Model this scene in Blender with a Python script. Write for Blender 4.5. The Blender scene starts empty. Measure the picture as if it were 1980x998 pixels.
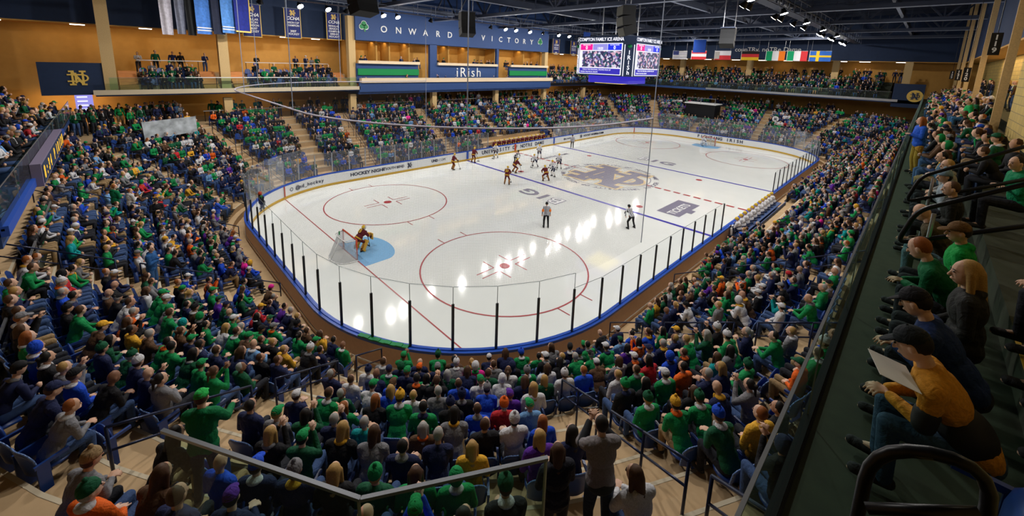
import bpy, math, random
import numpy as np
from mathutils import Vector, Matrix
PI = math.pi
S = bpy.context.scene
COL = S.collection
random.seed(11)

# ------------------------------------------------------------------ camera
CW, CH = 1980, 998
FPX, PCX, PCY = 783.0, 990.0, 267.4
CAM = np.array([-35.4935, -21.6115, 11.0546])
CR = np.array([[0.7156145, -0.69772734, 0.03274814], [0.10429199, 0.15308881, 0.98269375], [0.69066567, 0.69981453, -0.18231995]])
cd = bpy.data.cameras.new('camera'); cam = bpy.data.objects.new('camera', cd); COL.objects.link(cam)
cd.sensor_fit = 'HORIZONTAL'; cd.sensor_width = 36; cd.lens = FPX * 36 / CW
cd.shift_y = -(CH / 2 - PCY) / CW; cd.clip_start = .05; cd.clip_end = 400
cam.matrix_world = Matrix(((CR[0][0], CR[1][0], -CR[2][0], CAM[0]), (CR[0][1], CR[1][1], -CR[2][1], CAM[1]), (CR[0][2], CR[1][2], -CR[2][2], CAM[2]), (0, 0, 0, 1)))
S.camera = cam

def proj(p):
    d = CR @ (np.array(p) - CAM)
    if d[2] < .2: return None
    return (PCX + FPX * d[0] / d[2], PCY - FPX * d[1] / d[2], d[2])

# ------------------------------------------------------------------ world, exposure, lights
w = bpy.data.worlds.new('world'); S.world = w; w.use_nodes = True
w.node_tree.nodes['Background'].inputs[0].default_value = (.5, .62, .9, 1)
w.node_tree.nodes['Background'].inputs[1].default_value = .05
S.view_settings.view_transform = 'Standard'; S.view_settings.look = 'None'
S.view_settings.exposure = 0.0; S.view_settings.gamma = 1
S.view_settings.use_curve_mapping = False
S.cycles.max_bounces = 5; S.cycles.diffuse_bounces = 2; S.cycles.glossy_bounces = 2
S.cycles.transparent_max_bounces = 24; S.cycles.transmission_bounces = 3
S.cycles.sample_clamp_indirect = 3; S.cycles.sample_clamp_direct = 0
S.cycles.use_denoising = True; S.cycles.caustics_reflective = False; S.cycles.caustics_refractive = False
try: S.cycles.use_light_tree = True
except Exception: pass
P_MAIN, P_WARM, P_UNDER, P_FILL = 172, 34, 14, 560

def area(name, loc, target, power, color, size, sy=None, spread=PI, parent=None):
    l = bpy.data.lights.new(name, 'AREA'); l.energy = power; l.color = color; l.size = size; l.spread = spread
    if sy: l.shape = 'RECTANGLE'; l.size_y = sy
    else: l.shape = 'DISK'
    o = bpy.data.objects.new(name, l); COL.objects.link(o); o.location = loc
    o.rotation_euler = (Vector(target) - Vector(loc)).to_track_quat('-Z', 'Y').to_euler()
    return o

# ------------------------------------------------------------------ materials
MATS = {}
def mat(name, color=(.5, .5, .5), rough=.7, metal=0, spec=.4, noise=0, nscale=8, bump=0, emit=None, es=1, alpha=1, nodes=None):
    if name in MATS: return MATS[name]
    m = bpy.data.materials.new(name); m.use_nodes = True; MATS[name] = m
    nt = m.node_tree; b = nt.nodes['Principled BSDF']
    b.inputs['Base Color'].default_value = (*color, 1); b.inputs['Roughness'].default_value = rough
    b.inputs['Metallic'].default_value = metal; b.inputs['Specular IOR Level'].default_value = spec
    if emit: b.inputs['Emission Color'].default_value = (*emit, 1); b.inputs['Emission Strength'].default_value = es
    if alpha < 1: b.inputs['Alpha'].default_value = alpha
    if noise or bump:
        tc = nt.nodes.new('ShaderNodeTexCoord'); n = nt.nodes.new('ShaderNodeTexNoise')
        n.inputs['Scale'].default_value = nscale; n.inputs['Detail'].default_value = 4
        nt.links.new(tc.outputs['Object'], n.inputs['Vector'])
        if noise:
            r = nt.nodes.new('ShaderNodeMixRGB'); r.blend_type = 'MIX'
            r.inputs[1].default_value = (*[c * (1 - noise) for c in color], 1); r.inputs[2].default_value = (*[min(1, c * (1 + noise)) for c in color], 1)
            nt.links.new(n.outputs['Fac'], r.inputs[0]); nt.links.new(r.outputs[0], b.inputs['Base Color'])
        if bump:
            bu = nt.nodes.new('ShaderNodeBump'); bu.inputs['Strength'].default_value = bump
            nt.links.new(n.outputs['Fac'], bu.inputs['Height']); nt.links.new(bu.outputs[0], b.inputs['Normal'])
    return m
def tint_mat(name, src, rough=.8, spec=.25, scale=60, amp=.35):
    """colour comes from the object's own colour (src OBJ) or a face attribute"""
    m = bpy.data.materials.new(name); m.use_nodes = True; nt = m.node_tree; b = nt.nodes['Principled BSDF']; MATS[name] = m
    if src == 'OBJ': a = nt.nodes.new('ShaderNodeObjectInfo'); co = a.outputs['Color']
    else:
        a = nt.nodes.new('ShaderNodeAttribute'); a.attribute_name = 'tint'; co = a.outputs['Color']
    tc = nt.nodes.new('ShaderNodeTexCoord'); n = nt.nodes.new('ShaderNodeTexNoise'); n.inputs['Scale'].default_value = scale; n.inputs['Detail'].default_value = 3
    nt.links.new(tc.outputs['Object'], n.inputs['Vector'])
    mr = nt.nodes.new('ShaderNodeMapRange'); mr.inputs['To Min'].default_value = 1 - amp; mr.inputs['To Max'].default_value = 1 + amp
    nt.links.new(n.outputs['Fac'], mr.inputs['Value'])
    mm = nt.nodes.new('ShaderNodeVectorMath'); mm.operation = 'SCALE'
    nt.links.new(co, mm.inputs[0]); nt.links.new(mr.outputs[0], mm.inputs['Scale']); nt.links.new(mm.outputs[0], b.inputs['Base Color'])
    if 'cloth' in name and src == 'OBJ':
        n3 = nt.nodes.new('ShaderNodeTexNoise'); n3.inputs['Scale'].default_value = 9; n3.inputs['Detail'].default_value = 5; n3.inputs['Distortion'].default_value = 1.2; nt.links.new(tc.outputs['Object'], n3.inputs['Vector'])
        bu = nt.nodes.new('ShaderNodeBump'); bu.inputs['Strength'].default_value = .6; bu.inputs['Distance'].default_value = .05; nt.links.new(n3.outputs['Fac'], bu.inputs['Height']); nt.links.new(bu.outputs[0], b.inputs['Normal'])
    b.inputs['Roughness'].default_value = rough; b.inputs['Specular IOR Level'].default_value = spec
    return m
def glass_mat(name, tint, clear, rough=.02, white=0.0):
    """thin clear sheet: mostly transparent, a little gloss and a little haze"""
    m = bpy.data.materials.new(name); m.use_nodes = True; nt = m.node_tree; nt.nodes.clear(); MATS[name] = m
    o = nt.nodes.new('ShaderNodeOutputMaterial'); t = nt.nodes.new('ShaderNodeBsdfTransparent'); t.inputs[0].default_value = (*tint, 1)
    g = nt.nodes.new('ShaderNodeBsdfGlossy'); g.inputs['Roughness'].default_value = rough; g.inputs[0].default_value = (.9, .95, 1, 1)
    d = nt.nodes.new('ShaderNodeBsdfDiffuse'); d.inputs[0].default_value = (.6, .63, .68, 1)
    f = nt.nodes.new('ShaderNodeFresnel'); f.inputs[0].default_value = 1.35
    mr = nt.nodes.new('ShaderNodeMath'); mr.operation = 'MULTIPLY'; mr.inputs[1].default_value = 1 - clear
    nt.links.new(f.outputs[0], mr.inputs[0])
    a = nt.nodes.new('ShaderNodeMixShader'); b = nt.nodes.new('ShaderNodeMixShader')
    b.inputs[0].default_value = white
    nt.links.new(t.outputs[0], b.inputs[1]); nt.links.new(d.outputs[0], b.inputs[2])
    nt.links.new(mr.outputs[0], a.inputs[0]); nt.links.new(b.outputs[0], a.inputs[1]); nt.links.new(g.outputs[0], a.inputs[2])
    nt.links.new(a.outputs[0], o.inputs[0]); return m
M = {}
M['cloth'] = tint_mat('tinted_cloth', 'OBJ'); M['crowd'] = tint_mat('crowd_cloth', 'ATTR', scale=14)
M['skin'] = tint_mat('skin', 'OBJ', .55, .4, 20, .12); M['hair'] = tint_mat('hair', 'OBJ', .6, .3, 90, .5)
M['white'] = mat('painted_white', (.78, .79, .8), .4); M['board'] = mat('board_white', (.8, .82, .84), .3)
M['yellow'] = mat('kickplate_yellow', (.62, .38, .04), .4); M['bluecap'] = mat('cap_rail_blue', (.02, .09, .5), .35)
M['tan'] = mat('tan_fascia', (.68, .47, .36), .6, noise=.1)
M['concrete'] = mat('terrace_concrete', (.52, .36, .2), .8, noise=.3, nscale=1.3, bump=.1)
M['nosing'] = mat('step_nosing', (.6, .52, .38), .7)
M['darkfloor'] = mat('dark_deck_floor', (.035, .042, .026), .8, noise=.4, nscale=6)
M['navy'] = mat('navy_paint', (.012, .03, .085), .7, noise=.15, nscale=3); M['navy2'] = mat('fascia_navy', (.02, .06, .2), .6, noise=.1)
M['gold'] = mat('gold_wall', (.62, .34, .085), .75, noise=.12, nscale=2); M['green'] = mat('green_band', (.0, .22, .06), .5)
M['black'] = mat('black_metal', (.008, .009, .012), .35, metal=.3); M['steel'] = mat('steel', (.4, .42, .46), .35, metal=.8)
M['rail'] = mat('rail_blue_black', (.012, .02, .06), .3, metal=.4); M['seat'] = mat('seat_navy', (.012, .05, .24), .38, spec=.6)
M['seatrim'] = mat('seat_edge', (.12, .22, .5), .3, spec=.6); M['cream'] = mat('cream_ledge', (.75, .6, .42), .5)
M['red'] = mat('ice_red', (.4, .05, .06), .3); M['blue'] = mat('ice_blue', (.05, .04, .4), .3); M['crease'] = mat('crease_blue', (.2, .45, .75), .25)
M['logo'] = mat('ice_logo_navy', (.22, .21, .29), .3); M['logogold'] = mat('ice_logo_gold', (.7, .55, .3), .3); M['ink'] = mat('board_ink', (.02, .025, .06), .5)
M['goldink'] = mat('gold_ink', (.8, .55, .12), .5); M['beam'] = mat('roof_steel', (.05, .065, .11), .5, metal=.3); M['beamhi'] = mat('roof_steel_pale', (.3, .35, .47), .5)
M['goalred'] = mat('goal_red', (.55, .06, .02), .35); M['column'] = mat('column_gold', (.6, .42, .2), .8, noise=.25, nscale=20)
M['speaker'] = mat('speaker_black', (.015, .016, .018), .8); M['grille'] = mat('speaker_grille', (.12, .12, .1), .8, noise=.4, nscale=60)
M['lamp'] = mat('lamp_glow', (1, 1, 1), emit=(1, .95, .88), es=30); M['strip'] = mat('strip_glow', (1, 1, 1), emit=(1, .92, .8), es=6)
M['paper'] = mat('paper', (.7, .7, .68), .7); M['stripe'] = mat('referee_white', (.75, .75, .78), .8)
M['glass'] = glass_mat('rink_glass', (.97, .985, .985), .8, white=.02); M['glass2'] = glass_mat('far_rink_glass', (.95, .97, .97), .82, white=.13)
M['edge'] = mat('glass_edge', (.25, .32, .33), .2); M['dglass'] = glass_mat('deck_glass', (.62, .86, .76), .45, white=.03)
M['duct'] = mat('roof_duct', (.04, .05, .08), .4, metal=.5)
# ice: bright, slightly mottled, glossy
ic = mat('ice', (.8, .84, .84), .14, spec=.5); nt = ic.node_tree; b = nt.nodes['Principled BSDF']
tc = nt.nodes.new('ShaderNodeTexCoord'); n1 = nt.nodes.new('ShaderNodeTexNoise'); n1.inputs['Scale'].default_value = .5; n1.inputs['Detail'].default_value = 8; n1.inputs['Roughness'].default_value = .7
nt.links.new(tc.outputs['Object'], n1.inputs['Vector'])
cr = nt.nodes.new('ShaderNodeMixRGB'); cr.inputs[1].default_value = (.74, .775, .76, 1); cr.inputs[2].default_value = (.86, .88, .87, 1)
nt.links.new(n1.outputs['Fac'], cr.inputs[0]); nt.links.new(cr.outputs[0], b.inputs['Base Color'])
mr = nt.nodes.new('ShaderNodeMapRange'); mr.inputs['To Min'].default_value = .05; mr.inputs['To Max'].default_value = .12
nt.links.new(n1.outputs['Fac'], mr.inputs['Value']); nt.links.new(mr.outputs[0], b.inputs['Roughness'])
n2 = nt.nodes.new('ShaderNodeTexNoise'); n2.inputs['Scale'].default_value = 3; n2.inputs['Detail'].default_value = 6; nt.links.new(tc.outputs['Object'], n2.inputs['Vector'])
bu = nt.nodes.new('ShaderNodeBump'); bu.inputs['Strength'].default_value = .012; nt.links.new(n2.outputs['Fac'], bu.inputs['Height']); nt.links.new(bu.outputs[0], b.inputs['Normal'])
M['ice'] = ic
# netting: fine square mesh, mostly open
nm = bpy.data.materials.new('netting'); nm.use_nodes = True; nt = nm.node_tree; nt.nodes.clear()
o = nt.nodes.new('ShaderNodeOutputMaterial'); t = nt.nodes.new('ShaderNodeBsdfTransparent'); d = nt.nodes.new('ShaderNodeBsdfDiffuse'); d.inputs[0].default_value = (.12, .12, .12, 1)
mx = nt.nodes.new('ShaderNodeMixShader'); uv = nt.nodes.new('ShaderNodeUVMap'); sp = nt.nodes.new('ShaderNodeSeparateXYZ'); nt.links.new(uv.outputs[0], sp.inputs[0])
outs = []
for k in (0, 1):
    m1 = nt.nodes.new('ShaderNodeMath'); m1.operation = 'MULTIPLY'; m1.inputs[1].default_value = 1 / .045; nt.links.new(sp.outputs[k], m1.inputs[0])
    m2 = nt.nodes.new('ShaderNodeMath'); m2.operation = 'FRACT'; nt.links.new(m1.outputs[0], m2.inputs[0])
    m3 = nt.nodes.new('ShaderNodeMath'); m3.operation = 'LESS_THAN'; m3.inputs[1].default_value = .045; nt.links.new(m2.outputs[0], m3.inputs[0]); outs.append(m3)
mm = nt.nodes.new('ShaderNodeMath'); mm.operation = 'MAXIMUM'; nt.links.new(outs[0].outputs[0], mm.inputs[0]); nt.links.new(outs[1].outputs[0], mm.inputs[1])
nt.links.new(mm.outputs[0], mx.inputs[0]); nt.links.new(t.outputs[0], mx.inputs[1]); nt.links.new(d.outputs[0], mx.inputs[2]); nt.links.new(mx.outputs[0], o.inputs[0])
M['net'] = nm
# masonry block
bm_ = mat('gold_block', (.55, .4, .14), .85); nt = bm_.node_tree; b = nt.nodes['Principled BSDF']; tc = nt.nodes.new('ShaderNodeTexCoord'); mp = nt.nodes.new('ShaderNodeMapping')
mp.inputs['Rotation'].default_value = (PI / 2, 0, 0); br = nt.nodes.new('ShaderNodeTexBrick'); br.inputs['Scale'].default_value = 1; br.inputs['Brick Width'].default_value = .6; br.inputs['Row Height'].default_value = .3; br.inputs['Mortar Size'].default_value = .012
br.inputs['Color1'].default_value = (.6, .43, .13, 1); br.inputs['Color2'].default_value = (.5, .36, .12, 1); br.inputs['Mortar'].default_value = (.25, .2, .1, 1)
nt.links.new(tc.outputs['Object'], mp.inputs[0]); nt.links.new(mp.outputs[0], br.inputs[0]); nt.links.new(br.outputs[0], b.inputs['Base Color']); M['block'] = bm_

# ------------------------------------------------------------------ geometry helper
def V(*a): return np.array(a, float)
def rotz(a): c, s = math.cos(a), math.sin(a); return np.array([[c, -s, 0], [s, c, 0], [0, 0, 1.]])
def roty(a): c, s = math.cos(a), math.sin(a); return np.array([[c, 0, s], [0, 1, 0], [-s, 0, c]])
class MB:
    def __init__(s): s.v = []; s.f = []; s.m = []; s.k = 0; s.mats = []
    def use(s, m):
        if m not in s.mats: s.mats.append(m)
        s.k = s.mats.index(m); return s
    def add(s, vs, fs):
        n = len(s.v); s.v += [tuple(map(float, p)) for p in vs]; s.f += [tuple(n + i for i in f) for f in fs]; s.m += [s.k] * len(fs); return s
    def box(s, c, d, R=None, rz=0):
        if R is None: R = rotz(rz)
        h = np.array(d) / 2; vs = [R @ (h * V(x, y, z)) + np.array(c) for x in (-1, 1) for y in (-1, 1) for z in (-1, 1)]
        return s.add(vs, [(0, 1, 3, 2), (4, 6, 7, 5), (0, 4, 5, 1), (2, 3, 7, 6), (0, 2, 6, 4), (1, 5, 7, 3)])
    def bx(s, a, b): a, b = np.array(a, float), np.array(b, float); return s.box((a + b) / 2, np.abs(b - a))
    def frame(s, p, q):
        d = np.array(q, float) - np.array(p, float); L = np.linalg.norm(d); d = d / (L or 1)
        u = np.cross(d, V(0, 0, 1) if abs(d[2]) < .95 else V(1, 0, 0)); u /= np.linalg.norm(u); return d, u, np.cross(d, u), L
    def tube(s, p, q, r, r2=None, n=8, caps=True):
        r2 = r if r2 is None else r2; d, u, w_, L = s.frame(p, q); p = np.array(p, float); q = np.array(q, float)
        vs = []
        for c, rr in ((p, r), (q, r2)):
            vs += [c + rr * (math.cos(2 * PI * i / n) * u + math.sin(2 * PI * i / n) * w_) for i in range(n)]
        fs = [(i, (i + 1) % n, n + (i + 1) % n, n + i) for i in range(n)]
        if caps: fs += [tuple(range(n))[::-1], tuple(range(n, 2 * n))]
        return s.add(vs, fs)
    def beam(s, p, q, wd, ht):
        d, u, w_, L = s.frame(p, q); R = np.stack([d, u, w_], 1); return s.box((np.array(p, float) + np.array(q, float)) / 2, (L, wd, ht), R)
    def sweep(s, pts, r, n=12):
        pts = [np.array(p, float) for p in pts]; N = len(pts); u = None; vs = []
        for i, p in enumerate(pts):
            d = pts[min(N - 1, i + 1)] - pts[max(0, i - 1)]; d /= np.linalg.norm(d)
            if u is None: u = np.cross(d, V(0, 0, 1) if abs(d[2]) < .9 else V(1, 0, 0))
            u = u - d * (u @ d); u /= np.linalg.norm(u); w_ = np.cross(d, u); vs += [p + r * (math.cos(2 * PI * k / n) * u + math.sin(2 * PI * k / n) * w_) for k in range(n)]
        fs = [(i * n + k, i * n + (k + 1) % n, (i + 1) * n + (k + 1) % n, (i + 1) * n + k) for i in range(N - 1) for k in range(n)]
        return s.add(vs, fs + [tuple(range(n))[::-1], tuple(range((N - 1) * n, N * n))])
    def path(s, pts, r, n=8):
        for a, b in zip(pts[:-1], pts[1:]): s.tube(a, b, r, n=n)
        return s
    def capsule(s, p, q, r, r2=None, n=10, e=2):
        r2 = r if r2 is None else r2; d, u, w_, L = s.frame(p, q); p = np.array(p, float); q = np.array(q, float)
        rings = [(p - d * r * math.cos(a), r * math.sin(a)) for a in [PI / 2 * (i + 1) / (e + 1) for i in range(e)]] + [(p, r), (q, r2)] + [(q + d * r2 * math.sin(a), r2 * math.cos(a)) for a in [PI / 2 * (i + 1) / (e + 1) for i in range(e)]]
        vs = [p - d * r]
        for c, rr in rings: vs += [c + rr * (math.cos(2 * PI * i / n) * u + math.sin(2 * PI * i / n) * w_) for i in range(n)]
        vs.append(q + d * r2); m = len(rings); fs = [(0, 1 + (i + 1) % n, 1 + i) for i in range(n)]
        for k in range(m - 1): fs += [(1 + k * n + i, 1 + k * n + (i + 1) % n, 1 + (k + 1) * n + (i + 1) % n, 1 + (k + 1) * n + i) for i in range(n)]
        fs += [(1 + (m - 1) * n + i, 1 + (m - 1) * n + (i + 1) % n, 1 + m * n) for i in range(n)]
        return s.add(vs, fs)
    def ell(s, c, r, R=None, n=12, m=8, zmin=-1):
        R = np.eye(3) if R is None else R; c = np.array(c, float); r = np.array(r, float); vs = []; a0 = math.acos(zmin) if zmin > -1 else PI
        for j in range(m + 1):
            a = a0 * j / m
            vs += [R @ (r * V(math.sin(a) * math.cos(2 * PI * i / n), math.sin(a) * math.sin(2 * PI * i / n), math.cos(a))) + c for i in range(n)]
        fs = [(j * n + i, (j + 1) * n + i, (j + 1) * n + (i + 1) % n, j * n + (i + 1) % n) for j in range(m) for i in range(n)]
        if zmin > -1: fs.append(tuple(m * n + i for i in range(n))[::-1])
        return s.add(vs, fs)
    def poly(s, pts, z0, z1, T=None):
        """2D outline extruded; T maps (x,y,z)->world"""
        n = len(pts); T = T or (lambda x, y, z: (x, y, z)); vs = [T(x, y, z0) for x, y in pts] + [T(x, y, z1) for x, y in pts]
        return s.add(vs, [tuple(range(n, 2 * n)), tuple(range(n))[::-1]] + [(i, (i + 1) % n, n + (i + 1) % n, n + i) for i in range(n)])
    def mesh(s, name, smooth=False):
        me = bpy.data.meshes.new(name); me.from_pydata(s.v, [], s.f)
        for m in (s.mats or [M['white']]): me.materials.append(m)
        me.polygons.foreach_set('material_index', s.m)
        if smooth: me.polygons.foreach_set('use_smooth', [True] * len(s.f))
        me.update(); return me
    def build(s, name, m=None, parent=None, smooth=False, label=None, cat=None, group=None, kind=None, loc=None):
        if m is not None: s.mats = [m]; s.m = [0] * len(s.f)
        o = bpy.data.objects.new(name, s.mesh(name, smooth)); COL.objects.link(o)
        if parent: o.parent = parent
        if loc is not None: o.location = loc
        return tag(o, label, cat, group, kind)
def tag(o, label=None, cat=None, group=None, kind=None):
    if label: o['label'] = label
    if cat: o['category'] = cat
    if group: o['group'] = group
    if kind: o['kind'] = kind
    return o
def empty(name, loc=(0, 0, 0), rz=0, label=None, cat=None, group=None, kind=None):
    o = bpy.data.objects.new(name, None); COL.objects.link(o); o.location = loc; o.rotation_euler = (0, 0, rz); o.empty_display_size = .1
    return tag(o, label, cat, group, kind)
def text(name, s, size, loc, xd, up, m, parent=None, off=0, ext=.004, sx=1, align='CENTER', shear=0, space=1):
    c = bpy.data.curves.new(name, 'FONT'); c.body = s; c.size = size; c.align_x = align; c.align_y = 'CENTER'; c.extrude = ext; c.offset = off; c.shear = shear; c.space_character = space
    c.resolution_u = 3; c.materials.append(m); o = bpy.data.objects.new(name, c); COL.objects.link(o)
    x = Vector(xd).normalized(); y = Vector(up).normalized(); z = x.cross(y)
    mw = Matrix(((x.x * sx, y.x, z.x, loc[0]), (x.y * sx, y.y, z.y, loc[1]), (x.z * sx, y.z, z.z, loc[2]), (0, 0, 0, 1)))
    if parent: o.parent = parent; mw = parent.matrix_basis.inverted() @ mw
    o.matrix_basis = mw
    return o
def plane_T(o, xd, up):
    o = np.array(o, float); x = np.array(xd, float); x /= np.linalg.norm(x); y = np.array(up, float); y /= np.linalg.norm(y); z = np.cross(x, y)
    return lambda a, b, c: o + a * x + b * y + c * z
def nd_polys(g=0.0):
    """interlocked N and D monogram outline strokes, unit height about 2; g grows each stroke"""
    def bar(x0, y0, x1, y1): return [(x0 - g, y0 - g), (x1 + g, y0 - g), (x1 + g, y1 + g), (x0 - g, y1 + g)]
    def ch(x0, y0, x1, y1, w):
        w = w + g; return [(x0 - w, y0 + g), (x0 + w * .6, y0 + g), (x1 + w, y1 - g), (x1 - w * .6, y1 - g)]
    P = [bar(-.62, -.95, -.4, .95), bar(.4, -.95, .62, .95), bar(-.85, -1.02, -.2, -.8), bar(-.85, .8, -.3, 1.02), bar(.18, .8, .85, 1.02), bar(.3, -1.02, .85, -.8), ch(-.5, .95, .5, -.95, .2)]
    P += [bar(-.3, -.72, -.08, .72), bar(-1.02, -.55, .55, -.36), bar(-1.02, .36, .55, .55)]
    P += [[(.55, .55 + g), (.95 + g, .36), (1.08 + g, .1), (1.08 + g, -.1), (.95 + g, -.36), (.55, -.55 - g), (.55, -.36 + g), (.8, -.25), (.9 - g, -.05), (.9 - g, .05), (.8, .25), (.55, .36 - g)]]
    return P
def nd_logo(name, size, T, m_in, m_out, parent, z=0.004, grow=0.0):
    b = MB()
    if m_out:
        b.use(m_out)
        for i, P in enumerate(nd_polys(.07 + grow)): b.poly([(x * size, y * size) for x, y in P], 0, z * (1 + .02 * i), T)
    b.use(m_in)
    for i, P in enumerate(nd_polys(grow)): b.poly([(x * size, y * size) for x, y in P], 0, z * (1.6 + .03 * i), T)
    return b.build(name, parent=parent)

# ------------------------------------------------------------------ bowl geometry
HX, HY, RC = 30.48, 13.72, 8.53
CX, CY = HX - RC, HY - RC
TR, RI, R0, Z0, NR = .82, .46, 1.25, .75, 10
def loop(r, n=18):
    """closed path round the rink at distance r outside the boards"""
    pts = []
    for sx, sy, a0 in ((1, 1, 0), (-1, 1, 90), (-1, -1, 180), (1, -1, 270)):
        for i in range(n + 1):
            a = math.radians(a0 + 90 * i / n); pts.append((sx * CX + (RC + r) * math.cos(a), sy * CY + (RC + r) * math.sin(a)))
    return pts
def ring(b, ra, za, rb, zb, n=18, skip=None):
    A, B = loop(ra, n), loop(rb, n); N = len(A); vs = [(x, y, za) for x, y in A] + [(x, y, zb) for x, y in B]
    fs = [(i, (i + 1) % N, N + (i + 1) % N, N + i) for i in range(N) if not (skip and skip(i))]
    return b.add(vs, fs)
def boardpt(s):
    """arc length s along the board line -> x,y,outward angle. s=0 at (HX,0) going counter-clockwise"""
    segs = [('L', (HX, 0), 90, CY), ('A', (CX, CY), 0, RC * PI / 2), ('L', (CX, HY), 180, 2 * CX), ('A', (-CX, CY), 90, RC * PI / 2), ('L', (-HX, CY), 270, 2 * CY), ('A', (-CX, -CY), 180, RC * PI / 2), ('L', (-CX, -HY), 0, 2 * CX), ('A', (CX, -CY), 270, RC * PI / 2), ('L', (HX, -CY), 90, CY)]
    for k, p, a, L in segs:
        if s <= L:
            if k == 'L': t = math.radians(a); return p[0] + s * math.cos(t), p[1] + s * math.sin(t), t - PI / 2
            t = math.radians(a) + s / RC; return p[0] + RC * math.cos(t), p[1] + RC * math.sin(t), t
        s -= L
    return HX, 0, 0
PERIM = 4 * CY + 4 * CX + 4 * RC * PI / 2

# ------------------------------------------------------------------ setting: floors, terrace, walls, roof
b = MB(); b.bx((-52, -40, -.3), (58, 40, -.06)); b.build('floor', mat('slab', (.3, .25, .18), .8), kind='structure')
b = MB(); b.add([(x, y, 0) for x, y in loop(-.02)], [tuple(range(76))]); ice = b.build('ice_rink', M['ice'], kind='structure', label='white ice sheet with painted lines and logos', cat='ice')
b = MB(); b.use(M['concrete']); ring(b, .2, .0, R0 - .35, .0); ring(b, R0 - .35, 0, R0 - .35, Z0 * .5); ring(b, R0 - .35, Z0 * .5, R0, Z0 * .5); ring(b, R0, Z0 * .5, R0, Z0)
for k in range(NR):
    r = R0 + TR * k; z = Z0 + RI * k; ring(b, r, z, r + TR, z); ring(b, r + TR, z, r + TR, z + (RI if k < NR - 1 else .1))
rb_ = R0 + TR * NR; zb_ = Z0 + RI * (NR - 1) + .1; ring(b, rb_, zb_, 20, zb_)
b.build('terrace', kind='structure', label='tan concrete seating terrace stepping up round the rink', cat='terrace')
b = MB().use(M['nosing'])
for k in range(NR):
    r = R0 + TR * k; z = Z0 + RI * k; ring(b, r - .01, z + .004, r + .05, z + .004); ring(b, r - .01, z - .04, r - .01, z + .004)
b.build('trim_1', kind='structure', label='pale nosing strips along the terrace edges', cat='trim')
ZD = 8.0           # upper deck floor
# upper decks (with stepped rows)
def deck(name, lo, hi, z, mf, ms, th=.4):
    b = MB().use(ms); b.bx((lo[0], lo[1], z - th), (hi[0], hi[1], z)); b.use(mf); b.bx((lo[0] + .05, lo[1] + .05, z), (hi[0] - .05, hi[1] - .05, z + .01)); return b
b = deck('', (-36.5, 21.3), (-16.6, 28), ZD, M['concrete'], M['navy2'])
for k in range(3): b.use(M['concrete']).bx((-34.6, 22.3 + .8 * k, ZD), (-17, 28, ZD + .42 * (k + 1)))
b.use(M['nosing']).bx((-36.6, 21.1, 7.72), (-16.5, 21.32, 8.08))
b.build('floor_upper_far', kind='structure', label='upper deck floor on the far side', cat='deck')
b = deck('', (-16.6, 21.3), (15, 28), ZD, M['concrete'], M['navy2'], .8); b.use(M['navy2']).bx((-16.6, 21.1, 7.45), (15, 21.3, 8.45)); b.build('floor_press', kind='structure', label='press level floor with deep blue fascia', cat='deck')
b = MB().use(M['cream']); b.bx((-16.4, 20.95, 8.45), (15.3, 21.5, 8.95)); b.build('trim_2', kind='structure', label='long cream ledge along the blue press level fascia', cat='trim')
b = deck('', (15, 21.3), (37, 28), ZD, M['concrete'], M['navy2'])
for k in range(3): b.use(M['concrete']).bx((15.4, 22.3 + .8 * k, ZD), (37, 28, ZD + .42 * (k + 1)))
b.use(M['black']).bx((15, 21.2, 7.7), (37, 21.32, 8.1)); b.build('floor_upper_right', kind='structure', label='upper deck floor beyond the press level', cat='deck')
b = deck('', (37, -21.3), (46, 28), ZD, M['darkfloor'], M['navy2'])
for k in range(5): b.use(M['darkfloor']).bx((38 + .8 * k, -18, ZD), (46, 22, ZD + .42 * (k + 1)))
b.use(M['steel']).bx((36.8, -19, 7.75), (37, 5, 8.05)); b.build('floor_upper_end', kind='structure', label='upper deck floor at the far end', cat='deck')
b = deck('', (-34.0, -30), (46, -21.3), ZD, M['darkfloor'], M['black'])
for k in range(3): b.use(M['darkfloor']).bx((-34.0, -30, ZD), (46, -22.65 - .8 * k, ZD + .4 * (k + 1)))
b.build('floor_upper_near', kind='structure', label='dark upper deck floor beside the camera', cat='deck')
b = MB().use(M['yellow'])
for k in range(3):
    b.bx((-33.9, -22.65 - .8 * k - .02, ZD + .4 * (k + 1)), (-29, -22.65 - .8 * k + .02, ZD + .4 * (k + 1) + .008))
b.build('trim_3', kind='structure', label='yellow nosing lines on the dark near deck', cat='trim')
b = MB().use(M['navy2']); b.bx((-46, -6, 6.05), (-37.9, 21, 6.5)); b.use(M['bluecap']).bx((-37.95, -6, 6.35), (-37.75, 12, 6.62))
for k in range(5): b.use(M['concrete']).bx((-46, -6, 6.5), (-39 - .8 * k, 17, 6.5 + .42 * (k + 1)))
b.build('floor_upper_left', kind='structure', label='raised deck floor behind the near goal end', cat='deck')
# near corner deck behind the v-shaped glass
pts = [(-35.5, -18.9), (-34.88, -20.05), (-34.1, -20.55), (-34.1, -21.3), (-34.1, -30), (-44, -30), (-44, -18.9)]
MB().poly(pts, ZD - .3, ZD).build('floor_corner', M['darkfloor'], kind='structure', label='dark corner deck floor under the camera', cat='deck')
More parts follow.
